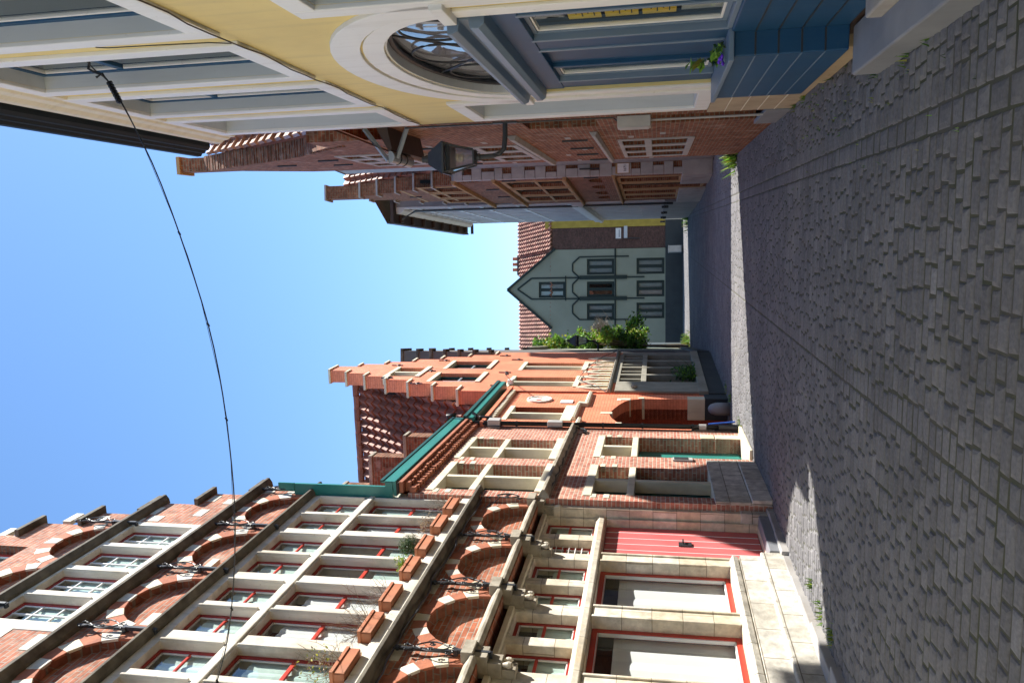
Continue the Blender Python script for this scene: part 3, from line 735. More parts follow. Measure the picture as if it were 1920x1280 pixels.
# ================================================================== B: pink brick house with the green gutter
FB = Fr((-2.05, 14.24), 7.3, 1)
B = FB.empty('brick_house', 'pink brick house with a green box gutter, stone cross windows and green door', 'house', 'old houses along the lane')
S0, S1 = -2.50, 1.98
w = MB()
hb = [rect(-.38, .96, 3.53, 5.14), rect(-2.22, -.80, 3.50, 5.10), rect(-.06, 1.33, .06, 2.63), rect(-2.22, -.74, .80, 2.62)]
w.slab(rect(S0, S1, 0, 5.46), hb, -.42, 0, 'brick_b', .30, 'brick_b')
w.build('front_wall', B)
t = MB()
def crosswin(s0, s1, z0, z1, zt, mul=True, sill=True, upper_only=False):
    c = (s0+s1)/2
    t.box(s0-.10, s1+.08, -.18, .016, z1-.002, z1+.13, 'cream')
    if sill: t.box(s0-.06, s1+.06, -.28, .035, z0-.13, z0+.002, 'cream')
    t.box(s0, s1, -.20, .010, zt-.05, zt+.06, 'cream')
    if mul:
        t.box(c-.055, c+.055, -.19, .006, zt+.06, z1, 'cream')
        if not upper_only: t.box(c-.055, c+.055, -.19, .006, z0, zt-.05, 'cream')
    for z in (z1-.32, z1-.12): 
        t.box(s1, s1+.16, -.1, .008, z, z+.09, 'cream'); t.box(s0-.17, s0, -.1, .008, z+.04, z+.13, 'cream')
crosswin(-.38, .96, 3.53, 5.14, 4.50); crosswin(-2.22, -.80, 3.50, 5.10, 4.50)
crosswin(-.06, 1.33, .06, 2.63, 2.03, True, False, True); crosswin(-2.22, -.74, .80, 2.62, 2.03)
for z, h in ((.02, .5), (.54, .26)): t.box(1.33, 1.62, -.3, .014, z, z+h, 'cream')
t.build('stone_trim', B, bevel=.008)
for s0, s1, zz in ((-.38, .96, ((3.53, 4.45), (4.56, 5.14))), (-2.22, -.80, ((3.50, 4.45), (4.56, 5.10))), (-2.22, -.74, ((.80, 1.98), (2.09, 2.62)))):
    c = (s0+s1)/2
    for a, b in ((s0, c-.055), (c+.055, s1)):
        for z0, z1 in zz:
            lead = z1-z0 < .8
            window(B, 1, a, b, z0, z1, -.20, 'tealdark', .045, .05, ((a+b)/2,) if lead else (), ((z0*2+z1)/3, (z0+2*z1)/3) if lead else ((z0+z1)/2,), .016, 'offwhite', curtain='curtain' if zz[0][0] > 3 else None, cz=(z0, z1))
for a, b in ((-.06, .58), (.69, 1.33)): window(B, 1, a, b, 2.09, 2.63, -.20, 'tealdark', .04, .05, ((a+b)/2,), (2.27, 2.45), .016, 'offwhite', curtain=None)
d = MB(); d.box(-.06, 1.33, -.34, -.29, .06, 1.98, 'teal')
dd = d.build('door', B)
q = MB()
for k in range(7): q.box(-.055+k*.198, -.055+k*.198+.188, -.29, -.275, .10, 1.95, 'teal')
q.build('plank_panel', dd, bevel=.005)
q = MB(); q.lathe((.03, -.25, 1.0), [(.03, -.02), (.035, 0), (.02, .03)], 'zinc', 10); q.build('handle', dd)
q = MB(); q.box(-.30, -.14, 0, .035, 1.02, 1.36, 'plasticgrey'); q.box(-.28, -.16, .035, .045, 1.10, 1.34, 'ink'); mb_ = q.build('letter_box', B, bevel=.006)
pl = MB(); pl.slab(rect(S0, -.30, 0, .80), [], -.1, .045, 'stone_low'); pl.slab(rect(S0-.01, -.5, 0, .28), [], .02, .085, 'stone_low'); pl.box(-.10, 1.75, -.3, .18, 0, .055, 'cream')
pl.build('plinth', B, bevel=.014)
q = MB(); q.mould(S0, S1, [(0, 3.24), (.05, 3.25), (.13, 3.31), (.13, 3.35), (0, 3.42)], 'ledge_l'); q.build('string_course', B)
q = MB(); rr = random.Random(2)
for k in range(31):
    s = S0+.03+k*.145
    q.box(s, s+.085, 0, .085+rr.uniform(-.008, .008), 5.34, 5.44, 'brick_arch'); 
    if k < 30: q.box(s+.07, s+.155, 0, .14+rr.uniform(-.008, .008), 5.45, 5.53, 'brick_arch')
q.mould(S0, S1, [(0, 5.535), (.18, 5.54), (.18, 5.60), (0, 5.60)], 'brick_arch')
q.build('dentil_course', B, bevel=.006)
q = MB(); q.mould(S0-.02, S1-.02, [(-.05, 5.64), (.18, 5.645), (.19, 5.66), (.19, 5.86), (.18, 5.885), (.16, 5.885), (.155, 5.70), (-.05, 5.68)], 'teal'); q.mould(S0-.02, S1-.02, [(.19, 5.845), (.205, 5.85), (.205, 5.90), (.16, 5.90)], 'tealdark'); q.mould(S0-.02, S1-.02, [(0, 5.602), (.165, 5.605), (.165, 5.638), (0, 5.638)], 'brownwood')
q.build('gutter', B)
q = MB(); q.box(S0-.03, S0+.05, -.62, .17, 5.70, 5.82, 'teal'); q.box(S0-.02, S0+.03, -.10, .10, 5.82, 7.35, 'teal'); q.box(S0-.03, S0+.0, -.02, .11, 7.35, 7.62, 'teal'); q.build('lead_flashing', B)
q = MB(); pantiles(q, (S0, -.05, 5.85), (1, 0, 0), (0, -.70, .72), 20, 13, 'tile'); q.build('roof', B)
q = MB(); q.poly([(S0, -.05, 5.8), (S1, -.05, 5.8), (S1, -3., 8.75), (S0, -3., 8.75)], 'tile'); q.poly([(S0, -3., 8.75), (S1, -3., 8.75), (S1, -7, 5.5), (S0, -7, 5.5)], 'tile')
for s_ in (S0, S1): q.poly([(s_, -.4, 0), (s_, -7, 0), (s_, -7, 5.5), (s_, -3, 8.7), (s_, -.4, 5.8)], 'brick_b')
q.build('side_wall', B)
q = MB()
q.box(1.62, 1.96, -.62, -.16, 5.9, 6.83, 'brick_g'); q.box(1.60, 1.98, -.66, -.13, 6.83, 6.90, 'ledge_l')
q.box(1.64, 1.96, -1.30, -.62, 6.3, 7.62, 'brick_g'); q.box(1.62, 1.98, -1.36, -.60, 7.62, 7.70, 'ledge_l')
q.box(1.66, 1.96, -2.1, -1.3, 6.8, 8.3, 'brick_g'); q.box(1.62, 1.98, -2.16, -1.28, 8.3, 8.38, 'ledge_l')
q.build('stepped_parapet', B, bevel=.01)
q = MB(); q.tube([(1.93-.15*k, .05+.02*math.sin(k*2.), 3.245+.01*math.sin(k*1.7)) for k in range(28)], .010, 'iron', 5)
q.tube([(1.86, .03, 3.22), (1.75, .05, 3.08), (1.60, .03, 3.02), (1.45, .03, 3.09), (1.38, .02, 3.2)], .009, 'iron', 5)
for k in range(4): q.box(1.5+.06*k, 1.54+.06*k, 0, .05, 3.02+.03*(k % 2), 3.07+.03*(k % 2), 'iron')
q.build('wall_cable', B)

# ================================================================== C: orange gateway house
FC = Fr((-1.80, 16.15), 9.0, 1)
C_ = FC.empty('gateway_house', 'low orange painted house with a pointed carriage gateway and a round medallion', 'house', 'old houses along the lane')
gate = [(2.80, .0), (2.80, 1.95), (2.72, 2.18), (2.52, 2.36), (2.20, 2.48), (1.80, 2.58), (1.35, 2.68), (.95, 2.60), (.62, 2.47), (.38, 2.30), (.25, 2.10), (.22, 1.9), (.22, 0)]
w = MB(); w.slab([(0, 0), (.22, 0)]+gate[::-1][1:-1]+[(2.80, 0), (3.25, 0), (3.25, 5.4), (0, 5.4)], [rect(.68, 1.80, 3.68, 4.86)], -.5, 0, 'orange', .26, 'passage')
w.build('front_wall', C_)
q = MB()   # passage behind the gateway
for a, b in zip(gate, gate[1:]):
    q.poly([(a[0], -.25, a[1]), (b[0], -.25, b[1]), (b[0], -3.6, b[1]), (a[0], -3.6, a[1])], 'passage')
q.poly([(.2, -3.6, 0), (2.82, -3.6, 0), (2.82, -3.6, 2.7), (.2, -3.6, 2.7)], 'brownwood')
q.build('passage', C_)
t = MB()
def band(s0, s1, z0, z1, e0=-.45): t.box(s0, s1, e0, .012, z0, z1, 'cream')
band(2.785, 3.06, .52, .92, -.5); band(2.79, 2.90, 1.92, 2.06, -.5); 
t.box(2.62, 2.80, -.4, .012, 2.24, 2.46, 'cream')
t.box(1.28, 1.44, -.35, .012, 2.60, 2.86, 'cream'); t.box(.30, .55, -.35, .012, 2.36, 2.50, 'cream'); t.box(2.56, 2.80, -.1, .01, 2.46, 2.56, 'cream')
t.box(.60, 1.88, -.26, .014, 4.858, 4.98, 'cream'); t.box(.56, 1.92, -.26, .03, 3.45, 3.684, 'cream')
t.box(1.18, 1.28, -.20, .008, 3.68, 4.86, 'cream')
t.mould(0, .66, [(0, 3.20), (.07, 3.22), (.09, 3.28), (0, 3.34)], 'cream'); t.mould(.64, 1.94, [(0, 3.34), (.08, 3.36), (.10, 3.42), (0, 3.47)], 'cream'); t.mould(1.92, 2.06, [(0, 3.18), (.08, 3.2), (.1, 3.4), (0, 3.46)], 'cream'); t.mould(2.0, 3.2, [(0, 3.16), (.07, 3.18), (.09, 3.24), (0, 3.30)], 'cream')
t.box(-.02, .20, .0, .02, .50, .95, 'cream')
t.build('stone_trim', C_, bevel=.008)
window(C_, 1, .68, 1.18, 3.68, 4.86, -.20, 'tealdark', .04, .05, (), (4.3,), .02, curtain='curtain'); window(C_, 1, 1.28, 1.80, 3.68, 4.86, -.20, 'tealdark', .04, .05, (), (4.3,), .02, curtain='curtain')
q = MB(); q.box(2.79, 3.24, -.5, .025, 0, .52, 'plinth_f'); q.box(-.02, .23, -.5, .025, 0, .50, 'plinth_f'); q.build('plinth', C_, bevel=.01)
q = MB(); rr = random.Random(4)
for k in range(21): q.box(.05+k*.155, .05+k*.155+.09, 0, .09+rr.uniform(-.006, .006), 5.10, 5.20, 'cream')
q.mould(0, 3.5, [(0, 5.205), (.12, 5.21), (.12, 5.30), (0, 5.31)], 'orange'); q.build('dentil_course', C_, bevel=.006)
q = MB(); q.mould(.02, 3.7, [(-.05, 5.42), (.18, 5.425), (.20, 5.45), (.20, 5.62), (.15, 5.62), (.15, 5.48), (-.05, 5.47)], 'teal'); q.mould(.02, 3.7, [(.20, 5.58), (.23, 5.59), (.23, 5.66), (.15, 5.66)], 'tealdark'); q.build('gutter', C_)
q = MB(); q.poly([(0, -.05, 5.5), (3.6, -.05, 5.5), (3.6, -2.6, 7.6), (0, -2.6, 7.6)], 'tile'); q.poly([(0, -2.6, 7.6), (3.6, -2.6, 7.6), (3.6, -6, 4.5), (0, -6, 4.5)], 'tile')
for s_ in (0, 3.25): q.poly([(s_, -.5, 0), (s_, -6, 0), (s_, -6, 4.5), (s_, -2.6, 7.6), (s_, -.5, 5.5)], 'orange')
q.build('roof', C_)
# black downpipe with hopper between the two houses
q = MB(); sP = .0
q.tube([(-.02, .25, 5.80), (-.02, .25, 5.99), (.02, .12, 5.99), (.05, .075, 5.6), (.05, .075, .42)], .05, 'blackpipe', 12)
dpo = FC.empty('downpipe', 'long black downpipe with grey boxes and a blue hose, between pink brick and orange walls', 'downpipe', None)
q.build('pipe', dpo, smooth=True)
q = MB()
for z in (.9, 1.9, 2.7, 3.6, 4.5, 5.2): q.tube([(.05, .075, z), (.05, .075, z+.04)], .058, 'blackpipe', 12)
q.build('bracket', dpo)
q = MB(); q.box(-.07, .15, .0, .17, 4.86, 5.12, 'plasticgrey'); q.box(-.05, .13, .02, .15, 3.55, 3.86, 'plasticgrey'); q.build('junction_box', dpo, bevel=.012)
q = MB(); q.tube([(.05, .14, .62), (.06, .17, .30), (.07, .19, .10)], .017, 'bluehose', 8); q.build('blue_hose', dpo)
q = MB(); q.tube([(.05, .075, .42), (.05, .075, .02)], .065, 'iron', 12); q.tube([(.05, .075, .80), (.05, .075, .66)], .062, 'plasticgrey', 12); q.build('shoe', dpo)
q = MB(); q.tube([(-.09, .05, 5.2), (-.09, .045, 3.5), (-.10, .04, 1.4), (-.10, .04, .2)], .010, 'blackpipe', 5); q.build('cable', dpo)
q = MB(); q.tube([(.10, .05, 5.38), (.2, .20, 5.42), (.24, .24, 5.50)], .035, 'blackpipe', 8); q.tube([(.32, .10, 5.10), (.32, .10, 5.36)], .06, 'blackpipe', 10); q.tube([(.32, .10, 5.36), (.32, .10, 5.52)], .058, 'plasticgrey', 10); q.build('vent_pipe', dpo)
# guard stone in the gateway
q = MB(); q.lathe((0, 0, 0), [(.15, 0), (.15, .22), (.145, .32), (.11, .42), (.06, .47), (.01, .485)], 'bluestone', 16)
o = q.build('guard_stone', None, smooth=True); o.location = FC.w(2.30, -.10, 0); tag(o, 'rounded grey guard stone standing in the mouth of the orange carriage gateway', 'guard stone')
# disc emblem, white plate and little floodlight on the orange wall
def disc(mb, c, r, e0, e1, m, n=28):
    a = [(c[0]+r*math.cos(2*math.pi*k/n), c[1]+r*math.sin(2*math.pi*k/n)) for k in range(n)]
    mb.slab(a, [], e0, e1, m)
em = FC.empty('wall_medallion', 'round cream medallion with a red band on the orange wall above the gateway', 'medallion', None, (2.51, 0, 4.40))
q = MB(); disc(q, (0, 0), .30, 0, .03, 'cream'); q.build('disc', em, bevel=.006)
q = MB(); q.ring((0, 0), [(.30*math.cos(k*math.pi/14), .30*math.sin(k*math.pi/14)) for k in range(29)], [(.265*math.cos(k*math.pi/14), .265*math.sin(k*math.pi/14)) for k in range(29)], .02, .042, ['white']); q.build('rim', em)
q = MB(); q.box(-.15, .15, .03, .036, -.05, .05, 'salmon'); q.box(-.045, .045, .03, .038, -.17, .19, 'curtain'); q.build('emblem_relief', em)
q = MB(); q.box(-.14, .14, 0, .02, -.15, .15, 'white'); o = q.build('wall_plate', None, bevel=.004); o.location = FC.w(2.33, .005, 3.72); o.rotation_euler = (0, 0, -FC.a); tag(o, 'square white plate on the orange wall just below the round medallion', 'sign plate')

# ================================================================== D: orange stepped gable
FD = Fr((-1.32, 19.17), 9.5, 1)
D = FD.empty('stepped_gable_house', 'tall orange painted house with a stepped gable, cream copings and a tiled roof', 'house', 'old houses along the lane')
c = 3.10; LV = [(2.74, 6.63), (2.27, 7.43), (1.92, 8.22), (1.50, 9.00), (1.07, 9.77), (.68, 10.48), (.31, 11.15)]
right = []; prev = 0.
for hw, z in LV: right += [(c+hw, prev), (c+hw, z)]; prev = z
left = [(2*c-s_, z) for s_, z in reversed(right)]
UPW = [(1.47, 2.50, 6.44, 7.68), (3.20, 4.28, 6.50, 7.68), (2.06, 3.25, 8.30, 9.12), (.97, 2.08, 3.76, 5.42), (3.06, 4.12, 3.72, 5.42)]
w = MB(); w.slab(right+left, [rect(a, b, z0, z1) for a, b, z0, z1 in UPW]+[rect(1.42, 5.42, .52, 2.66)], -.36, 0, 'orange', .24, 'orange', back=True)
w.build('front_wall', D)
t = MB()
for a, b, z0, z1 in UPW:
    t.box(a-.10, b+.10, -.22, .014, z1-.002, z1+.12, 'cream'); t.box(a-.10, b+.10, -.22, .035, z0-.14, z0+.002, 'cream')
    m_ = (a+b)/2
    if z0 < 6 or z0 > 8: t.box(m_-.05, m_+.05, -.17, .0, z0, z1, 'cream')
t.build('stone_trim', D, bevel=.008)
for a, b, z0, z1 in UPW:
    m_ = (a+b)/2
    if z0 < 6 or z0 > 8:
        window(D, 1, a, m_-.05, z0, z1, -.17, 'tealdark', .035, .05, (), ((z0+z1)/2,), .02, curtain='curtain_g'); window(D, 1, m_+.05, b, z0, z1, -.17, 'tealdark', .035, .05, (), ((z0+z1)/2,), .02, curtain='curtain_g')
    else: window(D, 1, a, b, z0, z1, -.10, 'tealdark', .05, .06, (m_,), ((z0+z1)/2,), .06, 'greyfascia', curtain=None, dark_e=.10, dm=.02)
q = MB()
for k, (hw, z) in enumerate(LV):
    nx = LV[k+1][0] if k+1 < len(LV) else 0
    for sg_ in (1, -1):
        a, b = c+sg_*(hw+.045), c+sg_*(nx-.01)
        q.box(min(a, b), max(a, b), -.40, .045, z, z+.065, 'cream')
q.build('step_coping', D, bevel=.008)
# ground floor stone windows
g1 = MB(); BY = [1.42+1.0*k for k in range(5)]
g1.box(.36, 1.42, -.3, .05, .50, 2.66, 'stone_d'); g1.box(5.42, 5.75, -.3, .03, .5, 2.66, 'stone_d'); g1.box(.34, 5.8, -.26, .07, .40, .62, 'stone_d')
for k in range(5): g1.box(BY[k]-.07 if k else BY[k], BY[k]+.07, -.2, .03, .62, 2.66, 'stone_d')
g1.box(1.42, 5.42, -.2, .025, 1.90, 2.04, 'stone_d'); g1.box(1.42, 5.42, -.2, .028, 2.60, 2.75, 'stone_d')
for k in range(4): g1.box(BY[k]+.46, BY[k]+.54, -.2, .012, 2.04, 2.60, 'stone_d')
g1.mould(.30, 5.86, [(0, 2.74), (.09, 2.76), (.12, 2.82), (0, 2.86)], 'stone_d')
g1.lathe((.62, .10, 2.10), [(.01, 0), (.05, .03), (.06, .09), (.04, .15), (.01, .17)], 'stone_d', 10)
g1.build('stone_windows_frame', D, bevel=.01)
for k in range(4):
    window(D, 1, BY[k]+.07, BY[k]+.93, .62, 1.90, -.18, 'tealdark', .05, .05, (BY[k]+.5,), (), .04, curtain=None)
    window(D, 1, BY[k]+.07, BY[k]+.93, 2.04, 2.60, -.18, 'tealdark', .04, .05, (BY[k]+.28, BY[k]+.72), (), .015, curtain=None)
q = MB(); q.box(.28, 5.84, -.3, .035, 0, .40, 'plinth_f'); q.build('plinth', D, bevel=.01)
q = MB()   # cream lancet blind tracery below the first-floor windows
for cc in (.80, 1.40, 2.05, 2.7, 3.35, 4.0, 4.65):
    o_ = pointed_pts(cc, 3.0, .25, .66, 6); i_ = pointed_pts(cc, 3.0, .15, .48, 6); q.slab([(cc+.15, 2.86)]+i_+[(cc-.15, 2.86)], [], -.01, .008, 'ochre')
    q.ring(cc, o_, i_, -.0, .045, ['cream'])
    for sg_ in (1, -1): q.box(min(cc+sg_*.15, cc+sg_*.25), max(cc+sg_*.15, cc+sg_*.25), 0, .045, 2.86, 3.0, 'cream')
q.build('blind_tracery', D, bevel=.006)
q = MB()
for s_, z_ in ((1.10, 7.86), (2.75, 7.95), (4.35, 7.95), (.95, 5.62), (2.62, 5.72), (4.55, 5.7), (5.2, 6.2), (1.75, 8.9), (3.55, 9.2)):
    q.box(s_-.014, s_+.014, 0, .03, z_-.05, z_+.30, 'iron'); q.tube([(s_-.11, .02, z_+.06), (s_-.06, .03, z_+.12), (s_, .03, z_+.08), (s_+.06, .03, z_+.12), (s_+.11, .02, z_+.06)], .011, 'iron', 6)
q.build('wall_anchor', D)
rfD = MB()
# tiled roof: ridge runs back from the gable; this slope faces the camera
eY, rY = .25, c
L_ = math.hypot(rY-eY, 10.45-6.25); vs, vz = (rY-eY)/L_, (10.45-6.25)/L_
pantiles(rfD, (eY, -.36, 6.25), (0, -1, 0), (vs, 0, vz), 26, int(L_/.33), 'tile', .26, .33, .058, .06)
rfD.build('tiled_roof', D)
q = MB(); q.poly([(c, -.36, 10.4), (c, -8, 10.4), (2*c-eY, -8, 6.2), (2*c-eY, -.36, 6.2)], 'tile'); q.poly([(c, -.36, 10.36), (c, -8, 10.36), (eY, -8, 6.17), (eY, -.36, 6.17)], 'tile')
q.build('roof', D)
q = MB(); rr = random.Random(6)
for k in range(18): q.tube([(c, -.45-.38*k, 10.50+rr.uniform(-.01, .01)), (c, -.45-.38*k-.40, 10.52+rr.uniform(-.01, .01))], [.12, .10], 'tile', 8, rr.uniform(.7, 1.1))
q.build('ridge_tiles', D)
q = MB()
for s_ in (.36, 5.84): q.poly([(s_, -.3, 0), (s_, -8, 0), (s_, -8, 6.2), (s_, -.3, 6.2)], 'orange')
q.poly([(.36, -8, 0), (5.84, -8, 0), (5.84, -8, 6.2), (c, -8, 10.4), (.36, -8, 6.2)], 'orange'); q.build('side_wall', D)
q = MB(); q.tube([(.30, .02, 5.6), (.30, .02, 3.1)], .012, 'iron', 5); q.tube([(5.7, .06, 2.9), (4.9, .07, 3.2), (3.8, .07, 3.45), (2.6, .08, 3.60), (1.5, .08, 3.66), (.6, .06, 3.05), (.2, .05, 2.85)], .010, 'iron', 5); q.build('wall_cable', D)
fl = FD.empty('wall_floodlight', 'small white floodlight on a thin rod beside the middle window of the orange gable', 'floodlight', None, (1.15, 0, 5.40))
q = MB(); q.box(-.10, .10, .02, .14, -.06, .08, 'white'); q.build('lamp_head', fl, bevel=.01)
q = MB(); q.tube([(0, .10, 0), (-.5, .30, -.02), (-1.15, .52, -.08)], .014, 'white', 6); q.tube([(-1.15, .52, -.08), (-1.16, .52, -.17)], .02, 'iron', 6); q.build('rod', fl)
q = MB(); r6 = random.Random(9)
leaves(q, lambda r: (r.uniform(-.5, .55), r.gauss(0, .07), abs(r.gauss(0, .24))), 520, .10, ['leaf_d', 'leaf_d', 'leaf'], rn=r6); twigs(q, lambda r: (r.uniform(-.4, .4), 0, 0), 14, .7, 'leaf_d', r6, .3, .005)
o = q.build('sill_plant', None, weld=False); o.location = FD.w(2.5, .06, .62); o.rotation_euler = (0, 0, -FD.a); tag(o, 'dark green leafy plant on the shaded sill of the orange gable house', 'plant')

# ================================================================== E: grey rendered house seen almost edge-on
FE = Fr((-.36, 25.35), .15, 1)
E_ = FE.empty('grey_gable_house', 'dark grey stepped gable seen almost edge-on beyond the orange house', 'house', 'old houses along the lane')
c = 3.6; LV = [(3.55, 7.0), (3.1, 7.65), (2.6, 8.3), (2.1, 8.95), (1.6, 9.6), (1.1, 10.25), (.5, 11.05)]
right = []; prev = 0
for hw, z in LV: right += [(c+hw, prev), (c+hw, z)]; prev = z
left = [(2*c-s_, z) for s_, z in reversed(right)]
w = MB(); w.slab(right+left, [rect(1.0, 2.0, 1., 2.6), rect(3.0, 4.2, 1., 2.6), rect(5.2, 6.2, .1, 2.4), rect(1.2, 2.2, 4, 5.6), rect(4.6, 5.6, 4, 5.6)], -.45, 0, 'gable_e', .2, 'gable_e', back=True)
w.build('front_wall', E_)
for a, b, z0, z1 in ((1.0, 2.0, 1., 2.6), (3.0, 4.2, 1., 2.6), (5.2, 6.2, .1, 2.4), (1.2, 2.2, 4, 5.6), (4.6, 5.6, 4, 5.6)): window(E_, 1, a, b, z0, z1, -.12, 'offwhite', .06, .05, ((a+b)/2,), (), .04, curtain=None)
q = MB()
for k, (hw, z) in enumerate(LV):
    nx = LV[k+1][0] if k+1 < len(LV) else 0
    for sg_ in (1, -1):
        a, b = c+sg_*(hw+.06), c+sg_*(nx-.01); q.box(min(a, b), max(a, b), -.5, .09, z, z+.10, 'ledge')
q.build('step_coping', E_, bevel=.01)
w = MB(); w.slab(rect(7.2, 18.5, 0, 6.9), [], -.4, -.04, 'plastergrey', back=True); w.mould(7.2, 18.5, [(-.05, 6.8), (.10, 6.85), (.12, 6.98), (-.3, 7.05)], 'ledge_l'); w.mould(.1, 18.5, [(-.04, .0), (.06, .0), (.06, .42), (-.04, .48)], 'plinth_f'); w.build('garden_wall', E_)
q = MB(); q.poly([(c, -.4, 10.6), (c, -7, 10.6), (.1, -7, 6.9), (.1, -.4, 6.9)], 'tile'); q.poly([(c, -.4, 10.6), (c, -7, 10.6), (7.1, -7, 6.9), (7.1, -.4, 6.9)], 'tile')
for s_ in (.05, 7.15): q.poly([(s_, -.4, 0), (s_, -7, 0), (s_, -7, 6.9), (s_, -.4, 6.9)], 'plastergrey')
q.build('roof', E_)
# ================================================================== Y: yellow house with the blue shop front, near right
FY = Fr((2.92, 10.18), 8.0, -1)
Y = FY.empty('yellow_house', 'yellow rendered house with white window surrounds and a blue arched shop front', 'house', 'old houses along the lane')
YW = [(-1.40, -.34), (-3.05, -2.0), (-4.66, -3.61), (-6.28, -5.23), (-7.9, -6.85), (-9.5, -8.45)]
AC, AHW, AZ, AR = -3.50, 1.55, 3.06, .82
archhole = [(AC+AHW, .0)]+arch_pts(AC, AZ, AHW, AR, 22)+[(AC-AHW, .0)]
w = MB(-1)
out_ = [(-24, 0), (AC-AHW, 0)]+arch_pts(AC, AZ, AHW, AR, 22)[::-1]+[(AC+AHW, 0), (0, 0), (0, 7.9), (-24, 7.9)]
w.slab(out_, [rect(a, b, 4.90, 7.42) for a, b in YW]+[rect(-1.50, -.42, 1.20, 3.80), rect(-6.62, -5.52, .30, 3.80), rect(-8.7, -7.6, 1.2, 3.8)], -.35, 0, 'yellow', .17, 'pgrey')
w.build('front_wall', Y)
w = MB(-1)
for a, b in YW: w.poly([(a, -.17, 4.9), (b, -.17, 4.9), (b, -.17, 7.42), (a, -.17, 7.42)], 'pgrey')
for a, b, z in ((-1.5, -.42, 1.2), (-8.7, -7.6, 1.2)): w.poly([(a, -.17, z), (b, -.17, z), (b, -.17, 3.8), (a, -.17, 3.8)], 'pgrey')
w.box(-6.62, -5.52, -.2, -.17, .30, 3.8, 'bluepaint')
w.build('blind_panels', Y)
t = MB(-1)
def surround(a, b, z0, z1, k=.17, e=.035, m='white'):
    t.box(a-k, a-.001, -.002, e, z0-k, z1+k, m); t.box(b+.001, b+k, -.002, e, z0-k, z1+k, m); t.box(a-.001, b+.001, -.002, e, z0-k, z0-.001, m); t.box(a-.001, b+.001, -.002, e, z1+.001, z1+k, m)
for a, b in YW: surround(a, b, 4.90, 7.42)
surround(-1.50, -.42, 1.20, 3.80); surround(-6.62, -5.52, .30, 3.80); surround(-8.7, -7.6, 1.2, 3.8)
t.build('window_surround', Y, bevel=.008)
for k, (a, b) in enumerate(YW[1:], 1):
    wv = window(Y, -1, a, b, 4.90, 7.42, -.115, 'bluepaint', .06, .05, (), (6.55,), .07, 'bluepaint', curtain=None, bead='white', dark_e=.003, dm=0)
q = MB(-1)   # arch moulding
q.ring(AC, arch_pts(AC, AZ, 1.93, 1.26, 26), arch_pts(AC, AZ, 1.72, 1.02, 26), -.02, .035, ['white'], 0)
q.ring(AC, arch_pts(AC, AZ, 1.70, 1.00, 26), arch_pts(AC, AZ, 1.555, .822, 26), -.02, .022, ['white'], 0)
q.ring(AC, arch_pts(AC, AZ, AHW, AR, 26), arch_pts(AC, AZ, AHW-.02, AR-.02, 26), -.22, .0, ['offwhite'], 0)
for sg_ in (1, -1): q.box(min(AC+sg_*1.56, AC+sg_*1.95), max(AC+sg_*1.56, AC+sg_*1.95), 0, .07, 2.98, 3.07, 'white'); q.box(min(AC+sg_*1.57, AC+sg_*1.72), max(AC+sg_*1.57, AC+sg_*1.72), 0, .025, 1.03, 2.98, 'white')
q.build('arch_moulding', Y, bevel=.006)
q = MB(-1); q.mould(-24, .03, [(0, 7.50), (.03, 7.51), (.035, 7.58), (.06, 7.60), (.075, 7.68), (.11, 7.72), (.12, 7.80), (.10, 7.86), (0, 7.90)], 'creamwhite'); q.build('cornice', Y, bevel=.004)
q = MB(-1); q.mould(-24, .02, [(-.02, 7.91), (.16, 7.90), (.20, 7.93), (.205, 7.97), (.24, 7.99), (.245, 8.03), (.28, 8.05), (.285, 8.11), (.26, 8.13), (-.02, 8.10)], 'darkgutter'); q.build('gutter', Y)
q = MB(-1); q.poly([(-24, -.0, 8.10), (.0, -.0, 8.10), (.0, -1.0, 10.4), (-24, -1., 10.4)], 'slate'); q.poly([(-24, -1., 10.4), (0, -1, 10.4), (0, -4.2, 11.2), (-24, -4.2, 11.2)], 'slate'); q.poly([(-24, -4.2, 11.2), (0, -4.2, 11.2), (0, -8, 7.5), (-24, -8, 7.5)], 'slate')
for s_ in (-24, -.01): q.poly([(s_, -.3, 0), (s_, -8, 0), (s_, -8, 7.5), (s_, -4.2, 11.2), (s_, -1, 10.4), (s_, 0, 8.1), (s_, -.02, 7.9), (s_, -.3, 7.9)], 'yellow')
q.build('roof', Y)
q = MB(-1); q.slab([(AC+AHW+.02, 0), (-.0, 0), (-.0, 1.02), (AC+AHW+.02, 1.02)], [], -.1, .03, 'tancone'); q.slab([(-24, 0), (-6.9, 0), (-6.9, 1.02), (-24, 1.02)], [], -.1, .03, 'tancone')
for k in range(1, 5): q.box(AC+AHW+.02, .004, .028, .034, .2*k, .2*k+.012, 'creamwhite')
q.build('plinth', Y, bevel=.01)
# ground line cable along the first-floor string
q = MB(-1); q.tube([(-7+k*.25, .045+.01*math.sin(k*1.1), 4.70+.012*math.sin(k*2.3)) for k in range(29)], .0055, 'brownwood', 5); q.tube([(-4.95, .05, 4.71), (-5.02, .05, 4.85), (-5.04, .045, 5.3), (-5.08, .05, 5.62), (-5.12, .05, 5.70)], .0045, 'iron', 5)
q.build('wall_cable', Y)
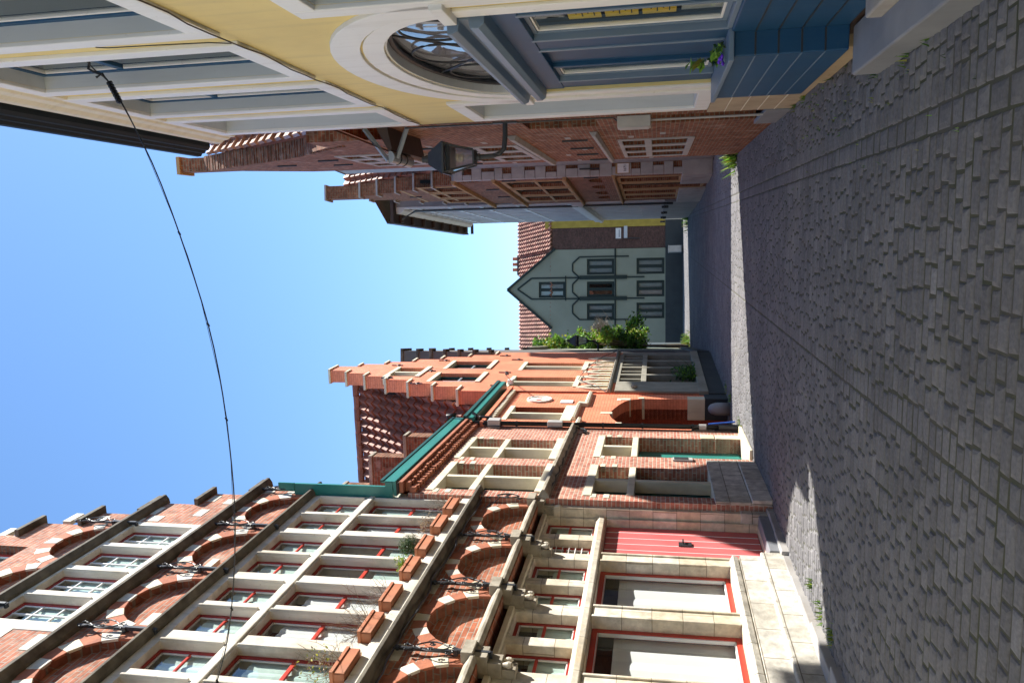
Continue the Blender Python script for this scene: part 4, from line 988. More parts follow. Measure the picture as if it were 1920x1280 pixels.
# ---- shop front
sh = MB(-1)
for a, b in ((-5.05, -4.80), (-4.06, -3.72), (-2.33, -1.95)): sh.box(a, b, -.16, -.03, .20, 2.80, 'bluepaint')
for a, b in ((-4.09, -4.05), (-3.73, -3.69), (-4.84, -4.80), (-2.35, -2.31)): sh.box(a, b, -.10, -.015, 1.10, 2.62, 'blueframe')
sh.box(-4.80, -4.06, -.16, -.06, .20, 1.08, 'bluepaint'); sh.box(-4.80, -4.06, -.16, -.02, 1.08, 1.12, 'blueframe')
sh.box(-3.72, -2.86, -.16, -.09, 1.05, 2.62, 'bluepaint'); sh.box(-2.90, -2.84, -.16, -.05, 1.10, 2.62, 'bluepaint')
sh.box(-5.05, -1.95, -.16, -.02, 2.60, 2.80, 'bluepaint')
sh.mould(-5.03, -1.93, [(-.1, 2.78), (.06, 2.80), (.09, 2.84), (.09, 2.90), (.03, 2.91), (.03, 2.97), (.10, 2.985), (.12, 3.03), (.12, 3.06), (-.1, 3.07)], 'blueframe')
sh.build('shop_front_frame', Y, bevel=.006)
bs = MB(-1)
bs.slab(rect(-5.04, -3.98, .22, 1.08), [], -.1, -.005, 'bluepaint'); bs.box(-3.98, -2.0, -.1, .175, .22, 1.06, 'bluepaint')
bs.build('panelled_base', Y, bevel=.012)
q = MB(-1)
for k in range(1, 5):
    z = .22+.17*k
    q.box(-5.03, -4.0, -.004, .0005, z-.006, z+.006, 'iron'); q.box(-3.983, -3.975, .0, .17, z-.007, z+.007, 'iron'); q.box(-3.97, -2.01, .174, .1775, z-.005, z+.005, 'blueframe')
q.build('panel_groove', Y)
q = MB(-1); q.box(-4.02, -1.97, -.08, .21, 1.06, 1.10, 'blueframe'); q.build('flower_sill', Y, bevel=.006)
q = MB(-1); q.box(-3.6, -1.98, -.1, .08, .0, .22, 'tancone'); q.box(-5.05, -3.6, -.1, -.02, 0, .22, 'brownwood'); q.build('base_course', Y, bevel=.01)
window(Y, -1, -4.80, -4.09, 1.12, 2.60, -.07, 'blueframe', .035, .05, curtain=None, bead='white', name='shop_window', dark_e=.5)
window(Y, -1, -2.84, -2.35, 1.12, 2.60, -.07, 'blueframe', .035, .05, curtain='plastergrey' if False else None, bead='white', name='shop_window', dark_e=.4)
q = MB(-1); q.poly([(-2.82, -.22, 1.2), (-2.37, -.22, 1.2), (-2.37, -.22, 1.95), (-2.82, -.22, 1.95)], 'offwhite'); q.box(-2.72, -2.64, -.21, -.20, 1.50, 1.56, 'white'); q.build('display_card', Y)
for k, z in enumerate((1.50, 1.78, 2.06)):
    q = MB(-1); q.box(-4.74, -4.14, -.16, -.15, z, z+.25, 'poster'); o = q.build('poster', Y)
    q = MB(-1)
    for j in range(4): q.box(-4.70, -4.20-.07*(j % 2), -.15, -.148, z+.045+.045*j, z+.055+.045*j, 'ink')
    q.build('print_lines', o)
q = MB(-1); q.poly([(-4.78, -.17, 1.15), (-4.1, -.17, 1.15), (-4.1, -.17, 1.46), (-4.78, -.17, 1.46)], 'offwhite'); q.build('display_card', Y)
# fanlight with ring tracery
fn = MB(-1)
def ringtube(cx, cz, r, rr_=.011, e=-.10): fn.tube([(cx+r*math.cos(2*math.pi*k/26), e, cz+r*.86*math.sin(2*math.pi*k/26)) for k in range(26)], rr_, 'iron', 6, closed=True)
for cx, cz, r in ((-4.30, 3.36, .31), (-2.70, 3.36, .31), (-3.5, 3.45, .36)): ringtube(cx, cz, r)
fn.tube([(AC+(AHW-.06)*math.cos(math.pi*k/24), -.10, AZ+.03+(AR-.07)*math.sin(math.pi*k/24)) for k in range(25)], .026, 'iron', 6)
for sg_ in (1, -1):
    fn.tube([(AC, -.10, 3.07), (AC+sg_*.5, -.10, 3.5), (AC+sg_*.75, -.10, 3.72)], .010, 'iron', 6)
fo = fn.build('fanlight_tracery', Y)
q = MB(-1); pts = [(AC+(AHW-.01)*math.cos(math.pi*k/24), -.13, AZ+(AR-.01)*math.sin(math.pi*k/24)) for k in range(25)]; q.poly(pts, 'glass'); q.build('pane', fo)
q = MB(-1); q.poly([(p_[0], -.145, p_[2]) for p_ in pts], 'fanback'); q.build('painted_backing', fo)  # sheet behind the pane carries the painted reflection tone
q = MB(-1); q.poly([(AC-AHW, -.9, 0), (AC+AHW, -.9, 0), (AC+AHW, -.9, 4), (AC-AHW, -.9, 4)], 'dark'); q.build('shop_interior', Y)
# door step
q = MB(-1); q.box(-6.7, -3.95, .0, .36, -.02, .19, 'bluestone'); q.box(-6.7, -4.75, .0, .14, .19, .30, 'greystone')
o = q.build('doorstep', None, bevel=.015); o.location = FY.w(0, 0, 0); o.rotation_euler = (0, 0, -FY.a); tag(o, 'worn grey stone doorstep at the foot of the blue shop front', 'doorstep')
# sill plants
q = MB(-1); r7 = random.Random(12)
leaves(q, lambda r: (-3.55+r.gauss(0, .14), .06+r.gauss(0, .03), 1.12+abs(r.gauss(0, .04))), 70, .06, ['leaf', 'leaf_d'], rn=r7)
leaves(q, lambda r: (-3.2+r.gauss(0, .05), .08+r.gauss(0, .02), 1.24+abs(r.gauss(0, .06))), 10, .12, ['leaf_y', 'leaf'], rn=r7)
o = FY.empty('flowering_plant', 'x', 'plant'); q.build('foliage', o, weld=False)
for k in range(7):
    q = MB(-1); q.lathe((-3.75+r7.gauss(0, .07), .15+r7.gauss(0, .015), 1.105+r7.uniform(0, .04)), [(.005, 0), (.022, .012), (.005, .025)], 'purple', 7); q.build('flower', o)
o.location = FY.w(0, 0, 0); o.rotation_euler = (0, 0, -FY.a); tag(o, 'small plant with purple flowers on the sill of the blue shop front', 'plant')

# ---- lantern
def lantern(root, side, e_l, z0, z1, zm, sc=1.):
    q = MB(side); q.box(-.035, .035, 0, .025, zm-.16, zm+.16, 'iron')
    q.tube([(0, .02, zm), (0, .17, zm), (0, e_l-.10, zm+.02), (0, e_l-.035, zm+.08), (0, e_l-.008, zm+.18), (0, e_l, z0-.08)], .034, 'iron', 10); q.build('bracket_arm', root)
    hb_, ht_ = .095*sc, .185*sc; zt = z0+.40*sc
    q = MB(side); q.lathe((0, e_l, z0-.09), [(.03, 0), (.05, .02), (.05, .05), (hb_, .09)], 'iron', 10)
    q.box(-hb_, hb_, e_l-hb_, e_l+hb_, z0-.012, z0+.012, 'iron')
    for a in (-1, 1):
        for b in (-1, 1): q.tube([(a*hb_, e_l+b*hb_, z0), (a*ht_, e_l+b*ht_, zt)], .014*sc, 'iron', 6)
    for a in (-1, 1):
        q.tube([(a*ht_*.90, e_l-ht_*.9, zt-.07*sc), (a*ht_*.9, e_l+ht_*.9, zt-.07*sc)], .03*sc, 'iron', 4); q.tube([(-ht_*.9, e_l+a*ht_*.9, zt-.07*sc), (ht_*.9, e_l+a*ht_*.9, zt-.07*sc)], .03*sc, 'iron', 4)
    rt = ht_*1.13
    c0 = [q.pt(a*rt, e_l+b*rt, zt) for a, b in ((-1, -1), (1, -1), (1, 1), (-1, 1))]; c1 = [q.pt(a*rt*.36, e_l+b*rt*.36, z1) for a, b in ((-1, -1), (1, -1), (1, 1), (-1, 1))]
    cb = [q.pt(a*rt, e_l+b*rt, zt-.025) for a, b in ((-1, -1), (1, -1), (1, 1), (-1, 1))]
    for k in range(4): q.face([c0[k], c0[(k+1) % 4], c1[(k+1) % 4], c1[k]], 'iron'); q.face([cb[k], cb[(k+1) % 4], c0[(k+1) % 4], c0[k]], 'iron')
    q.face(c1, 'iron'); q.face(cb, 'iron'); q.lathe((0, e_l, z1), [(.055*sc, 0), (.055*sc, .05*sc), (.045*sc, .055*sc), (.045*sc, .10*sc), (.01, .11*sc)], 'iron', 12)
    fr_ = q.build('lantern_frame', root)
    q = MB(side); f = .97
    for a0, b0, a1, b1 in ((-1, -1, 1, -1), (1, -1, 1, 1), (1, 1, -1, 1), (-1, 1, -1, -1)):
        q.poly([(a0*hb_*f, e_l+b0*hb_*f, z0+.01), (a1*hb_*f, e_l+b1*hb_*f, z0+.01), (a1*ht_*f, e_l+b1*ht_*f, zt-.03), (a0*ht_*f, e_l+b0*ht_*f, zt-.03)], 'lampglass')
    q.build('lantern_glass', root)
    q = MB(side); q.lathe((0, e_l, z0+.0), [(.035, 0), (.035, .14*sc)], 'plasticgrey', 10); q.build('lamp_holder', root)
    q = MB(side)
    for k in range(5): q.lathe((0, e_l, z0+.15*sc+.022*k), [(.05, 0), (.058, .008), (.05, .017)], 'bulb', 10)
    q.build('bulb', root)
L1 = FY.empty('street_lamp', 'black square street lantern on a curved bracket at the far corner of the yellow house', 'street lamp', 'street lanterns', (-.08, .03, 0))
lantern(L1, -1, .44, 4.02, 4.64, 3.60)
L2 = FE.empty('street_lamp', 'small dark street lantern on the grey gable wall in front of the green climber', 'street lamp', 'street lanterns', (3.0, .0, 0))
lantern(L2, 1, .38, 4.10, 4.72, 3.70)

# ================================================================== G: brown-red brick house with blind stone windows, right
FG = Fr((2.92, 10.18), 8.2, -1)
G = FG.empty('brick_house', 'dark brown-red brick house with blind stone windows and pinnacled gable next to the yellow house', 'house', 'old houses along the lane')
w = MB(-1)
GB = [(2.95, 6.25, 1.02, 2.28), (3.05, 6.0, 3.98, 5.25), (3.5, 5.9, 6.35, 7.5)]
hs = []
for a, b, z0, z1 in GB:
    n = 3; wd = (b-a)/n
    hs += [rect(a+wd*k+.12, a+wd*(k+1)-.12, z0+.10, z1-.55) for k in range(n)]+[rect(a+wd*k+.12, a+wd*(k+1)-.12, z1-.45, z1-.06) for k in range(n)]
gout = [(.02, 0), (6.78, 0), (6.76, 8.9), (6.70, 9.35), (5.86, 10.55), (5.80, 10.6), (5.80, 11.8), (5.36, 11.8), (5.36, 11.2), (4.72, 10.25), (3.55, 8.35), (2.10, 7.0), (2.06, 7.05), (1.37, 7.05), (1.37, 5.25), (.02, 5.25)]
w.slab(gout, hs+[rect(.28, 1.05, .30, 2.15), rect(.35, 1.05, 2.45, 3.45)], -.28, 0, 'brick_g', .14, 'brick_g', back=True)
for a, b, z0, z1 in GB: w.poly([(a, -.10, z0), (b, -.10, z0), (b, -.10, z1), (a, -.10, z1)], 'brick_g')
w.poly([(.2, -.135, .2), (1.1, -.135, .2), (1.1, -.135, 3.5), (.2, -.135, 3.5)], 'plinth_f')
w.build('front_wall', G)
t = MB(-1)
for a, b, z0, z1 in GB:
    n = 3; wd = (b-a)/n
    t.slab(rect(a, b, z0, z1), [rect(a+wd*k+.13, a+wd*(k+1)-.13, z0+.11, z1-.56) for k in range(n)]+[rect(a+wd*k+.13, a+wd*(k+1)-.13, z1-.44, z1-.07) for k in range(n)], .0, .02, 'greystone')
t.mould(1.7, 6.76, [(0, 2.52), (.07, 2.55), (.07, 2.60), (0, 2.65)], 'greystone'); t.mould(1.7, 6.76, [(0, 3.76), (.08, 3.79), (.08, 3.86), (0, 3.92)], 'greystone'); t.mould(2.4, 6.7, [(0, 5.8), (.08, 5.83), (.08, 5.9), (0, 5.96)], 'greystone')
t.box(.02, 1.3, -.1, .05, 0, .30, 'bluestone')
for k, (s_, z) in enumerate([(2.2, 1.5), (2.5, 2.0), (2.3, 3.0), (6.5, 1.7), (6.45, 3.2), (2.4, 4.4), (6.4, 4.6), (2.6, 5.4), (4.2, 2.9), (5.2, 3.3)]): t.box(s_, s_+.22, -.05, .008, z, z+.09, 'greystone')
t.build('stone_trim', G, bevel=.008)
q = MB(-1)
for s_, z in ((2.7, 2.75), (4.0, 2.75), (5.2, 2.75), (6.45, 2.6), (2.9, 5.4), (4.6, 5.45), (6.3, 5.3), (4.2, 7.7), (5.2, 7.8), (4.9, 8.9)): q.box(s_-.010, s_+.010, 0, .03, z, z+.42, 'iron')
q.build('wall_anchor', G)
q = MB(-1)   # brick-on-edge rake coping
rk = [(2.0, 6.66), (3.55, 8.36), (4.72, 10.27), (5.36, 11.2)]
for (s0, z0), (s1, z1) in zip(rk, rk[1:]):
    L = math.hypot(s1-s0, z1-z0); n = int(L/.085)
    for k in range(n):
        a, b = k/n, (k+.82)/n; hh = .05+.008*(k % 3)
        nx, nz = -(z1-z0)/L*hh, (s1-s0)/L*hh
        p0, p1 = (s0+(s1-s0)*a, z0+(z1-z0)*a), (s0+(s1-s0)*b, z0+(z1-z0)*b)
        q.slab([p0, p1, (p1[0]+nx, p1[1]+nz), (p0[0]+nx, p0[1]+nz)], [], -.30, .02, 'brick_g', back=True)
q.build('rake_coping', G)
q = MB(-1); q.box(5.30, 5.86, -.32, .06, 11.8, 11.88, 'ochre'); q.build('pinnacle_cap', G, bevel=.01)
q = MB(-1); vs, vz = (4.72-1.9)/math.hypot(2.82, 3.9), 3.9/math.hypot(2.82, 3.9)
pantiles(q, (1.85, -.30, 6.42), (0, -1, 0), (vs, 0, vz), 22, 17, 'tile_gl', .26, .33, .055, .06); q.build('tiled_roof', G)
q = MB(-1); q.poly([(1.9, -.28, 6.4), (1.9, -8, 6.4), (5.0, -8, 10.6), (5.0, -.28, 10.6)], 'tile'); q.poly([(6.7, -.28, 8.2), (6.7, -8, 8.2), (5.0, -8, 10.6), (5.0, -.28, 10.6)], 'tile')
for s_ in (.02, 6.74): q.poly([(s_, -.2, 0), (s_, -8, 0), (s_, -8, 8.2 if s_ > 1 else 5.2), (s_, -.2, 8.2 if s_ > 1 else 5.2)], 'brick_g')
q.poly([(1.62, -.28, 5.2), (1.62, -8, 5.2), (1.9, -8, 6.5), (1.9, -.28, 6.5)], 'brick_g'); q.build('roof', G)
q = MB(-1); q.mould(.03, 1.6, [(.0, 5.26), (.30, 5.20), (.33, 5.25), (.0, 5.42)], 'brownwood'); q.poly([(.03, .33, 5.26), (1.37, .33, 5.26), (1.37, -1.2, 9.0), (.03, -1.2, 9.0)], 'tile'); q.poly([(.03, -7, 6), (1.6, -7, 6), (1.6, -1.2, 9.1), (.03, -1.2, 9.1)], 'tile'); q.build('eave', G)
q = MB(-1); q.box(.03, 1.15, -1.19, -.30, 5.9, 9.85, 'brick_g'); q.box(.0, 1.17, -1.22, -.28, 9.85, 9.9, 'ochre'); q.build('shadow_block', G, bevel=.01)  # unseen block added behind the eave to shape the sun patch
q = MB(-1)
hr = [(.40+.085*math.cos(math.pi+math.pi*k/8), 5.26+.085*math.sin(math.pi+math.pi*k/8)) for k in range(9)]
for a, b in zip(hr, hr[1:]): q.poly([(.05, a[0], a[1]), (.95, a[0], a[1]), (.95, b[0], b[1]), (.05, b[0], b[1])], 'zinc')
q.poly([(.05, e_, z_) for e_, z_ in hr], 'greyfascia'); q.poly([(.95, e_, z_) for e_, z_ in hr], 'zinc')
for s_ in (.35, .62): q.tube([(s_, e_*1.0, z_-.006) for e_, z_ in hr], .009, 'iron', 5)
q.build('gutter', G)
q = MB(-1); q.tube([(.18, .0, 5.02), (.16, .40, 5.17), (.14, .44, 5.30), (.12, .0, 5.62)], .035, 'greyfascia', 4); q.build('gutter_bracket', G)
q = MB(-1); q.box(0, .30, 0, .14, 1.72, 2.15, 'plasticgrey'); q.box(.01, .29, .14, .15, 1.74, 2.13, 'plasticgrey')
o = q.build('meter_box', None, bevel=.012); o.location = FG.w(.12, .005, 0); o.rotation_euler = (0, 0, -FG.a); tag(o, 'grey plastic meter box on the brown-red brick wall beside the yellow corner', 'meter box')
q = MB(-1); q.tube([(.05, .03, 5.0), (.055, .03, 2.2), (.3, .04, 2.16)], .012, 'blackpipe', 5); q.tube([(.30, .05, 1.72), (.30, .05, .3)], .015, 'plasticgrey', 6); q.build('wall_cable', G)

# ================================================================== S: stone-dressed stepped gable, further right
FS = Fr((5.06, 24.0), 3.3, -1)
S_ = FS.empty('stepped_gable_house', 'shaded brick stepped gable with ochre stone bands and pale quoins', 'house', 'old houses along the lane')
c = 3.40; LV = [(2.87, 8.05), (2.48, 8.86), (2.07, 9.62), (1.62, 10.41), (1.17, 11.24), (.70, 12.06), (.27, 12.98)]
right = [(c+3.35, 0), (c+3.35, 7.2)]; prev = 7.2
for hw, z in LV: right += [(c+hw, prev), (c+hw, z)]; prev = z
right[-1] = (c+.27, 13.55)
left = [(2*c-s_, z) for s_, z in reversed(right)]
w = MB(-1)
SW = [(.65, 1.55, .95, 2.75), (2.0, 3.2, .2, 2.75), (3.7, 4.6, .95, 2.75), (5.0, 5.9, .95, 2.75), (.75, 2.0, 4.60, 6.40), (2.5, 3.9, 4.60, 6.40), (4.4, 5.7, 4.60, 6.40), (1.3, 2.4, 8.15, 9.4), (2.9, 3.9, 8.15, 9.4), (4.4, 5.3, 8.15, 9.4)]
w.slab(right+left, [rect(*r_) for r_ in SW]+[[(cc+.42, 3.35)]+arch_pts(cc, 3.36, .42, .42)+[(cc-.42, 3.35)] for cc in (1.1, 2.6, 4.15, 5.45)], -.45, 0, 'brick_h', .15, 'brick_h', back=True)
w.poly([(.5, -.12, 3.3), (6, -.12, 3.3), (6, -.12, 4), (.5, -.12, 4)], 'brick_h')
w.build('front_wall', S_)
for r_ in SW: window(S_, -1, *r_, -.10, 'brownwood', .07, .06, ((r_[0]+r_[1])/2,), ((r_[2]+r_[3])/2+.2,), .05, curtain=None, dark_e=.1, dm=.02)
t = MB(-1)
for z in (2.85, 4.36, 6.60, 7.90): t.mould(.02, 6.78, [(0, z), (.11, z+.03), (.13, z+.09), (0, z+.15)], 'ochre')
for r_ in SW: t.slab(rect(r_[0]-.14, r_[1]+.14, r_[2]-.10, r_[3]+.14), [rect(*r_)], .0, .025, 'ochre')
for z in (5.4, 9.0, 10.2): t.box(.5 if z < 6 else c-1.6, 6.3 if z < 6 else c+1.6, -.01, .012, z, z+.10, 'ochre')
t.build('stone_bands', S_, bevel=.01)
q = MB(-1); q.slab(rect(-.10, 1.9, 0, .88), [], -.2, .10, 'greystone'); q.slab(rect(3.3, 6.9, 0, .88), [], -.1, .10, 'greystone'); q.box(-.12, .0, -2.2, .10, 0, .88, 'greystone'); q.build('plinth', S_, bevel=.02)
q = MB(-1); prev = 7.2
for k, (hw, z) in enumerate(LV):
    nx = LV[k+1][0] if k+1 < len(LV) else 0; zz = 13.55 if k+1 == len(LV) else z
    for sg_ in (1, -1):
        a, b = c+sg_*(hw+.06), c+sg_*(nx-.01); q.box(min(a, b), max(a, b), -.50, .08, zz, zz+.07, 'greystone')
q.build('step_coping', S_, bevel=.01)
# near end wall: brick with pale quoins, facing the camera
q = MB(-1); q.poly([(.05, -.40, 0), (.05, -7, 0), (.05, -7, 7.2), (.05, -.40, 7.2)], 'brick_h'); q.poly([(6.75, -.4, 0), (6.75, -7, 0), (6.75, -7, 7.2), (6.75, -.4, 7.2)], 'brick_h')
q.poly([(.05, -7, 0), (6.75, -7, 0), (6.75, -7, 7.2), (c, -7, 12.9), (.05, -7, 7.2)], 'brick_h'); q.build('side_wall', S_)
q = MB(-1); z = .88; k = 0; rr = random.Random(31)
while z < 7.9:
    h = rr.uniform(.26, .42); d_ = (.16, .34, .24, .38)[k % 4]
    q.box(.0-.012, .2, -d_, .012, z, min(z+h, 7.95)-.012, 'greystone'); z += h; k += 1
q.build('quoins', S_, bevel=.01)
q = MB(-1); vs, vz = 3.35/math.hypot(3.35, 5.9), 5.9/math.hypot(3.35, 5.9)
pantiles(q, (.02, -.48, 7.0), (0, -1, 0), (vs, 0, vz), 18, 22, 'tile', .24, .31, .045, .04); q.build('tiled_roof', S_)
q = MB(-1); q.poly([(.05, -.45, 7.0), (.05, -7, 7.0), (c, -7, 12.9), (c, -.45, 12.9)], 'tile'); q.poly([(6.75, -.45, 7.0), (6.75, -7, 7.0), (c, -7, 12.9), (c, -.45, 12.9)], 'tile'); q.build('roof', S_)
q = MB(-1)
for s_, z in ((.35, 6.0), (2.2, 6.9), (4.2, 6.9), (3.4, 10.0), (.3, 3.4)): q.box(s_-.014, s_+.014, 0, .04, z, z+.45, 'iron')
q.box(-.06, -.012, -.22, -.18, 3.35, 3.95, 'iron'); q.build('wall_anchor', S_)
# plate on the near end wall; it faces the camera, with a number on it
sg_o = bpy.data.objects.new('wall_sign', None); COL.objects.link(sg_o); sg_o.location = FS.w(-.012, -.02, 2.62); sg_o.rotation_euler = (0, 0, -FS.a)
tag(sg_o, 'small white number plate on the pale corner stones of the shaded stepped gable', 'sign')
def textobj(txt, size, mat, parent, loc, rot):
    cu = bpy.data.curves.new('lettering', 'FONT'); cu.body = txt; cu.size = size; cu.extrude = .002; cu.align_x = 'CENTER'; cu.align_y = 'CENTER'
    tmp = bpy.data.objects.new('tmp', cu); COL.objects.link(tmp); dg = bpy.context.evaluated_depsgraph_get()
    me = bpy.data.meshes.new_from_object(tmp.evaluated_get(dg)); bpy.data.objects.remove(tmp)
    me.materials.clear(); me.materials.append(M[mat]); o = bpy.data.objects.new('lettering', me); COL.objects.link(o); o.parent = parent; o.location = loc; o.rotation_euler = rot; return o
q = MB(-1); q.box(-.02, -.004, -.30, -.02, -.16, .18, 'white'); q.build('plate', sg_o, bevel=.003)
textobj('1671', .11, 'ink', sg_o, (.16, -.024, -.05), (rad(90), 0, 0))
q = MB(-1); q.box(-.01, -.002, -.32, .0, -.18, .24, 'ochre'); q.build('backing_board', sg_o)

# ---- slate-hung house behind the gap, mostly unseen; sized to shade the lane
FH = Fr((5.32, 22.55), 3.3, -1)
Hh = FH.empty('slate_house', 'tall slate-hung house behind the brown-red gable, mostly unseen and sized for its shadow', 'house', 'old houses along the lane')
q = MB(-1); q.box(0, 1.40, -7, 0, 0, 11.5, 'slate'); q.build('side_wall', Hh)
q = MB(-1); q.poly([(-.02, .04, 11.5), (1.43, .04, 11.5), (1.43, -3.4, 12.2), (-.02, -3.4, 12.2)], 'slate'); q.poly([(-.02, -7.04, 11.5), (1.43, -7.04, 11.5), (1.43, -3.4, 12.2), (-.02, -3.4, 12.2)], 'slate'); q.build('roof', Hh)

RH = Fr((9.0, 24.4), 3.3, -1)  # unseen tall house added to shade the foot of the orange gable
rh = RH.empty('shade_house', 'unseen tall house added behind the stepped gable to shade the orange front', 'house', 'old houses along the lane')
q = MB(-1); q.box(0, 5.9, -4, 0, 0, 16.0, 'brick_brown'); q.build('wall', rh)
q = MB(-1)
for a_, b_ in ((.1, -2), (-4.1, -2)): q.poly([(-.1, a_, 15.9), (6., a_, 15.9), (6., b_, 18.6), (-.1, b_, 18.6)], 'slate')
q.build('roof', rh)

# ================================================================== T: grey-white timber-framed house, far right
FT = Fr((5.43, 30.72), 5.6, -1)
T = FT.empty('timber_house', 'tall grey-white timber-framed house front with a dark overhanging roof, far right', 'house', 'old houses along the lane')
w = MB(-1); w.box(0, 12.3, -6, -.03, 0, 12.2, 'panelgrey'); w.build('front_wall', T)
t = MB(-1)
for k in range(13): t.box(k*1.0-.02, k*1.0+.15, -.05, .028, 1.32, 12.1, 'timberwhite')
for z in (5.0, 7.1, 8.6, 9.9, 11.2): t.box(0, 12.3, -.05, .024, z, z+.13, 'timberwhite')
t.mould(-.02, 12.35, [(0, 4.42), (.16, 4.5), (.18, 4.62), (.12, 4.70), (.12, 4.9), (0, 4.98)], 'timberwhite'); t.mould(-.02, 12.35, [(0, 11.75), (.10, 11.8), (.22, 11.95), (.22, 12.1), (0, 12.12)], 'timberwhite')
for k in range(12):
    for z in (7.1, 9.9): t.box(k+.13, k+.30, -.02, .02, z-.26, z, 'timberwhite')
t.build('timber_frame', T, bevel=.012)
for k in (1, 3, 5, 7, 9, 11):
    window(T, -1, k+.18, k+.95, 7.25, 8.55, .0, 'timberwhite', .05, .05, (k+.56,), (), .04, curtain=None, dark_e=.01); window(T, -1, k+.18, k+.95, 2.3, 4.2, .0, 'timberwhite', .05, .05, (k+.56,), (3.4,), .04, curtain=None, dark_e=.01)
q = MB(-1); q.box(-.3, 12.6, -6, .55, 12.14, 12.26, 'brownwood'); q.box(-.3, 12.6, .55, .62, 12.10, 12.42, 'brownwood'); q.poly([(-.3, .6, 12.42), (12.6, .6, 12.42), (12.6, -3, 14.4), (-.3, -3, 14.4)], 'tile'); q.poly([(-.3, -6.5, 12.2), (12.6, -6.5, 12.2), (12.6, -3, 14.4), (-.3, -3, 14.4)], 'tile')
for k in range(9): q.box(.5+1.6*k, .62+1.6*k, .0, .55, 12.0, 12.14, 'brownwood')
q.build('roof', T)
q = MB(-1); q.tube([(.35, .1, 1.0), (.35, .1, 11.4), (.42, .4, 12.0)], .045, 'iron', 8); q.build('downpipe', T)
q = MB(-1); q.box(0, 12.32, -.02, .06, 0, 1.3, 'panelgrey'); q.build('plinth', T, bevel=.01)
q = MB(-1)
for k in range(4): q.box(2.1+3.9*k, 2.18+3.9*k, .06, .16, 1.15, 1.42, 'iron'); q.tube([(1.9+3.9*k, .12, 1.35), (2.4+3.9*k, .12, 1.30)], .03, 'iron', 6)
q.build('shutter_stay', T)

# ================================================================== F: grey-green gabled house closing the view
FF = Fr((0, 50), 90, 1)
KX = 50/46.
def X_(x): return x*KX
def Z_(z): return 1.65+(z-1.65)*KX
F_ = FF.empty('gabled_house', 'grey-green gabled house with dark timber lines closing the end of the lane', 'house', 'houses closing the lane')
pk, el, er = (X_(3.07), Z_(10.33)), (X_(.80), Z_(7.75)), (X_(5.40), Z_(7.55))
w = MB(); FWN = [(3.90, 4.83, 1.17, 2.76), (2.60, 3.53, 1.17, 2.76), (1.34, 2.25, 1.17, 2.76), (3.91, 4.83, 4.04, 5.63), (2.62, 3.50, 4.04, 5.63), (1.32, 2.22, 4.04, 5.63), (2.59, 3.52, 6.90, 8.48)]
FR = [(X_(a), X_(b), Z_(c0), Z_(c1)) for a, b, c0, c1 in FWN]
w.slab([(X_(-.5), 0), (er[0], 0), er, pk, el, (X_(-.5), el[1])], [rect(*r_) for r_ in FR], -.4, 0, 'plastergrey', .12, 'plastergrey')
w.build('front_wall', F_)
for k, r_ in enumerate(FR): window(F_, 1, *r_, -.06, 'timber_g', .15, .08, ((r_[0]+r_[1])/2,), (), .20, curtain=None if k == 4 else 'curtain_f', cz=(r_[2], r_[3]-.1), gap=.05)
t = MB()
def beam(pts, wd=.10, e=.05):
    for (x0, z0), (x1, z1) in zip(pts, pts[1:]):
        x0, x1, z0, z1 = X_(x0), X_(x1), Z_(z0), Z_(z1); L = math.hypot(x1-x0, z1-z0); nx, nz = -(z1-z0)/L*wd/2, (x1-x0)/L*wd/2
        t.slab([(x0+nx, z0+nz), (x1+nx, z1+nz), (x1-nx, z1-nz), (x0-nx, z0-nz)], [], -.01, e, 'timber_g')
for x in (2.51, 3.74): beam([(x, 3.3), (x, 6.06)], .24, .08); beam([(x, 6.06), (x, 8.9)], .09); beam([(x, 2.3), (x, 3.3)], .09)
beam([(2.51, 8.9), (3.10, 9.75), (3.74, 8.9)], .10); beam([(2.4, 6.88), (3.85, 6.88)], .07)
for x0, x1 in ((1.28, 2.51), (2.51, 3.74), (3.74, 4.95)): beam([(x0, 6.06), (x0+.38, 6.47), (x1-.38, 6.47), (x1, 6.06)], .09)
beam([(4.95, 6.06), (4.95, 3.2)], .08); beam([(1.28, 6.06), (1.28, 3.2)], .08); beam([(.9, 3.98), (5.4, 3.98)], .10)
beam([(.78, 7.70), (3.07, 10.36)], .14, .14); beam([(3.07, 10.36), (5.46, 7.50)], .14, .14)
t.build('timber_lines', F_, bevel=.008)
q = MB(); q.box(X_(-.5), X_(5.42), -.1, .05, 0, Z_(1.12), 'plinth_f'); q.build('plinth', F_)
q = MB(); pantiles(q, (X_(-1.6), -.06, Z_(7.70)), (1, 0, 0), (0, -.80, .60), 40, 14, 'tile_far', .26, .33, .06, .075, .35); q.build('tiled_roof', F_)
q = MB(); q.poly([(pk[0], .1, pk[1]-.02), (el[0], .1, el[1]-.02), (el[0], -3, el[1]-.02), (pk[0], -3, pk[1]-.02)], 'tile_far'); q.poly([(pk[0], .1, pk[1]-.02), (er[0], .1, er[1]-.02), (er[0], -3, er[1]-.02), (pk[0], -3, pk[1]-.02)], 'tile_far')
q.poly([(X_(-1.6), -3.6, Z_(9.9)), (8.2, -3.6, Z_(9.9)), (8.2, -7, 7.5), (X_(-1.6), -7, 7.5)], 'tile_far'); q.poly([(X_(-1.6), -7, 0), (8.2, -7, 0), (8.2, -7, 7.5), (X_(-1.6), -7, 7.5)], 'plastergrey'); q.build('roof', F_)
q = MB(); q.box(X_(4.25), X_(5.5), -4.3, -3.7, Z_(9.2), 11.15, 'brick_brown')
for x in (4.6, 4.95, 5.3): q.lathe((X_(x), -4.0, 11.15), [(.12, 0), (.11, .3), (.13, .34), (.08, .36)], 'terracotta', 8)
q.build('chimney', F_)
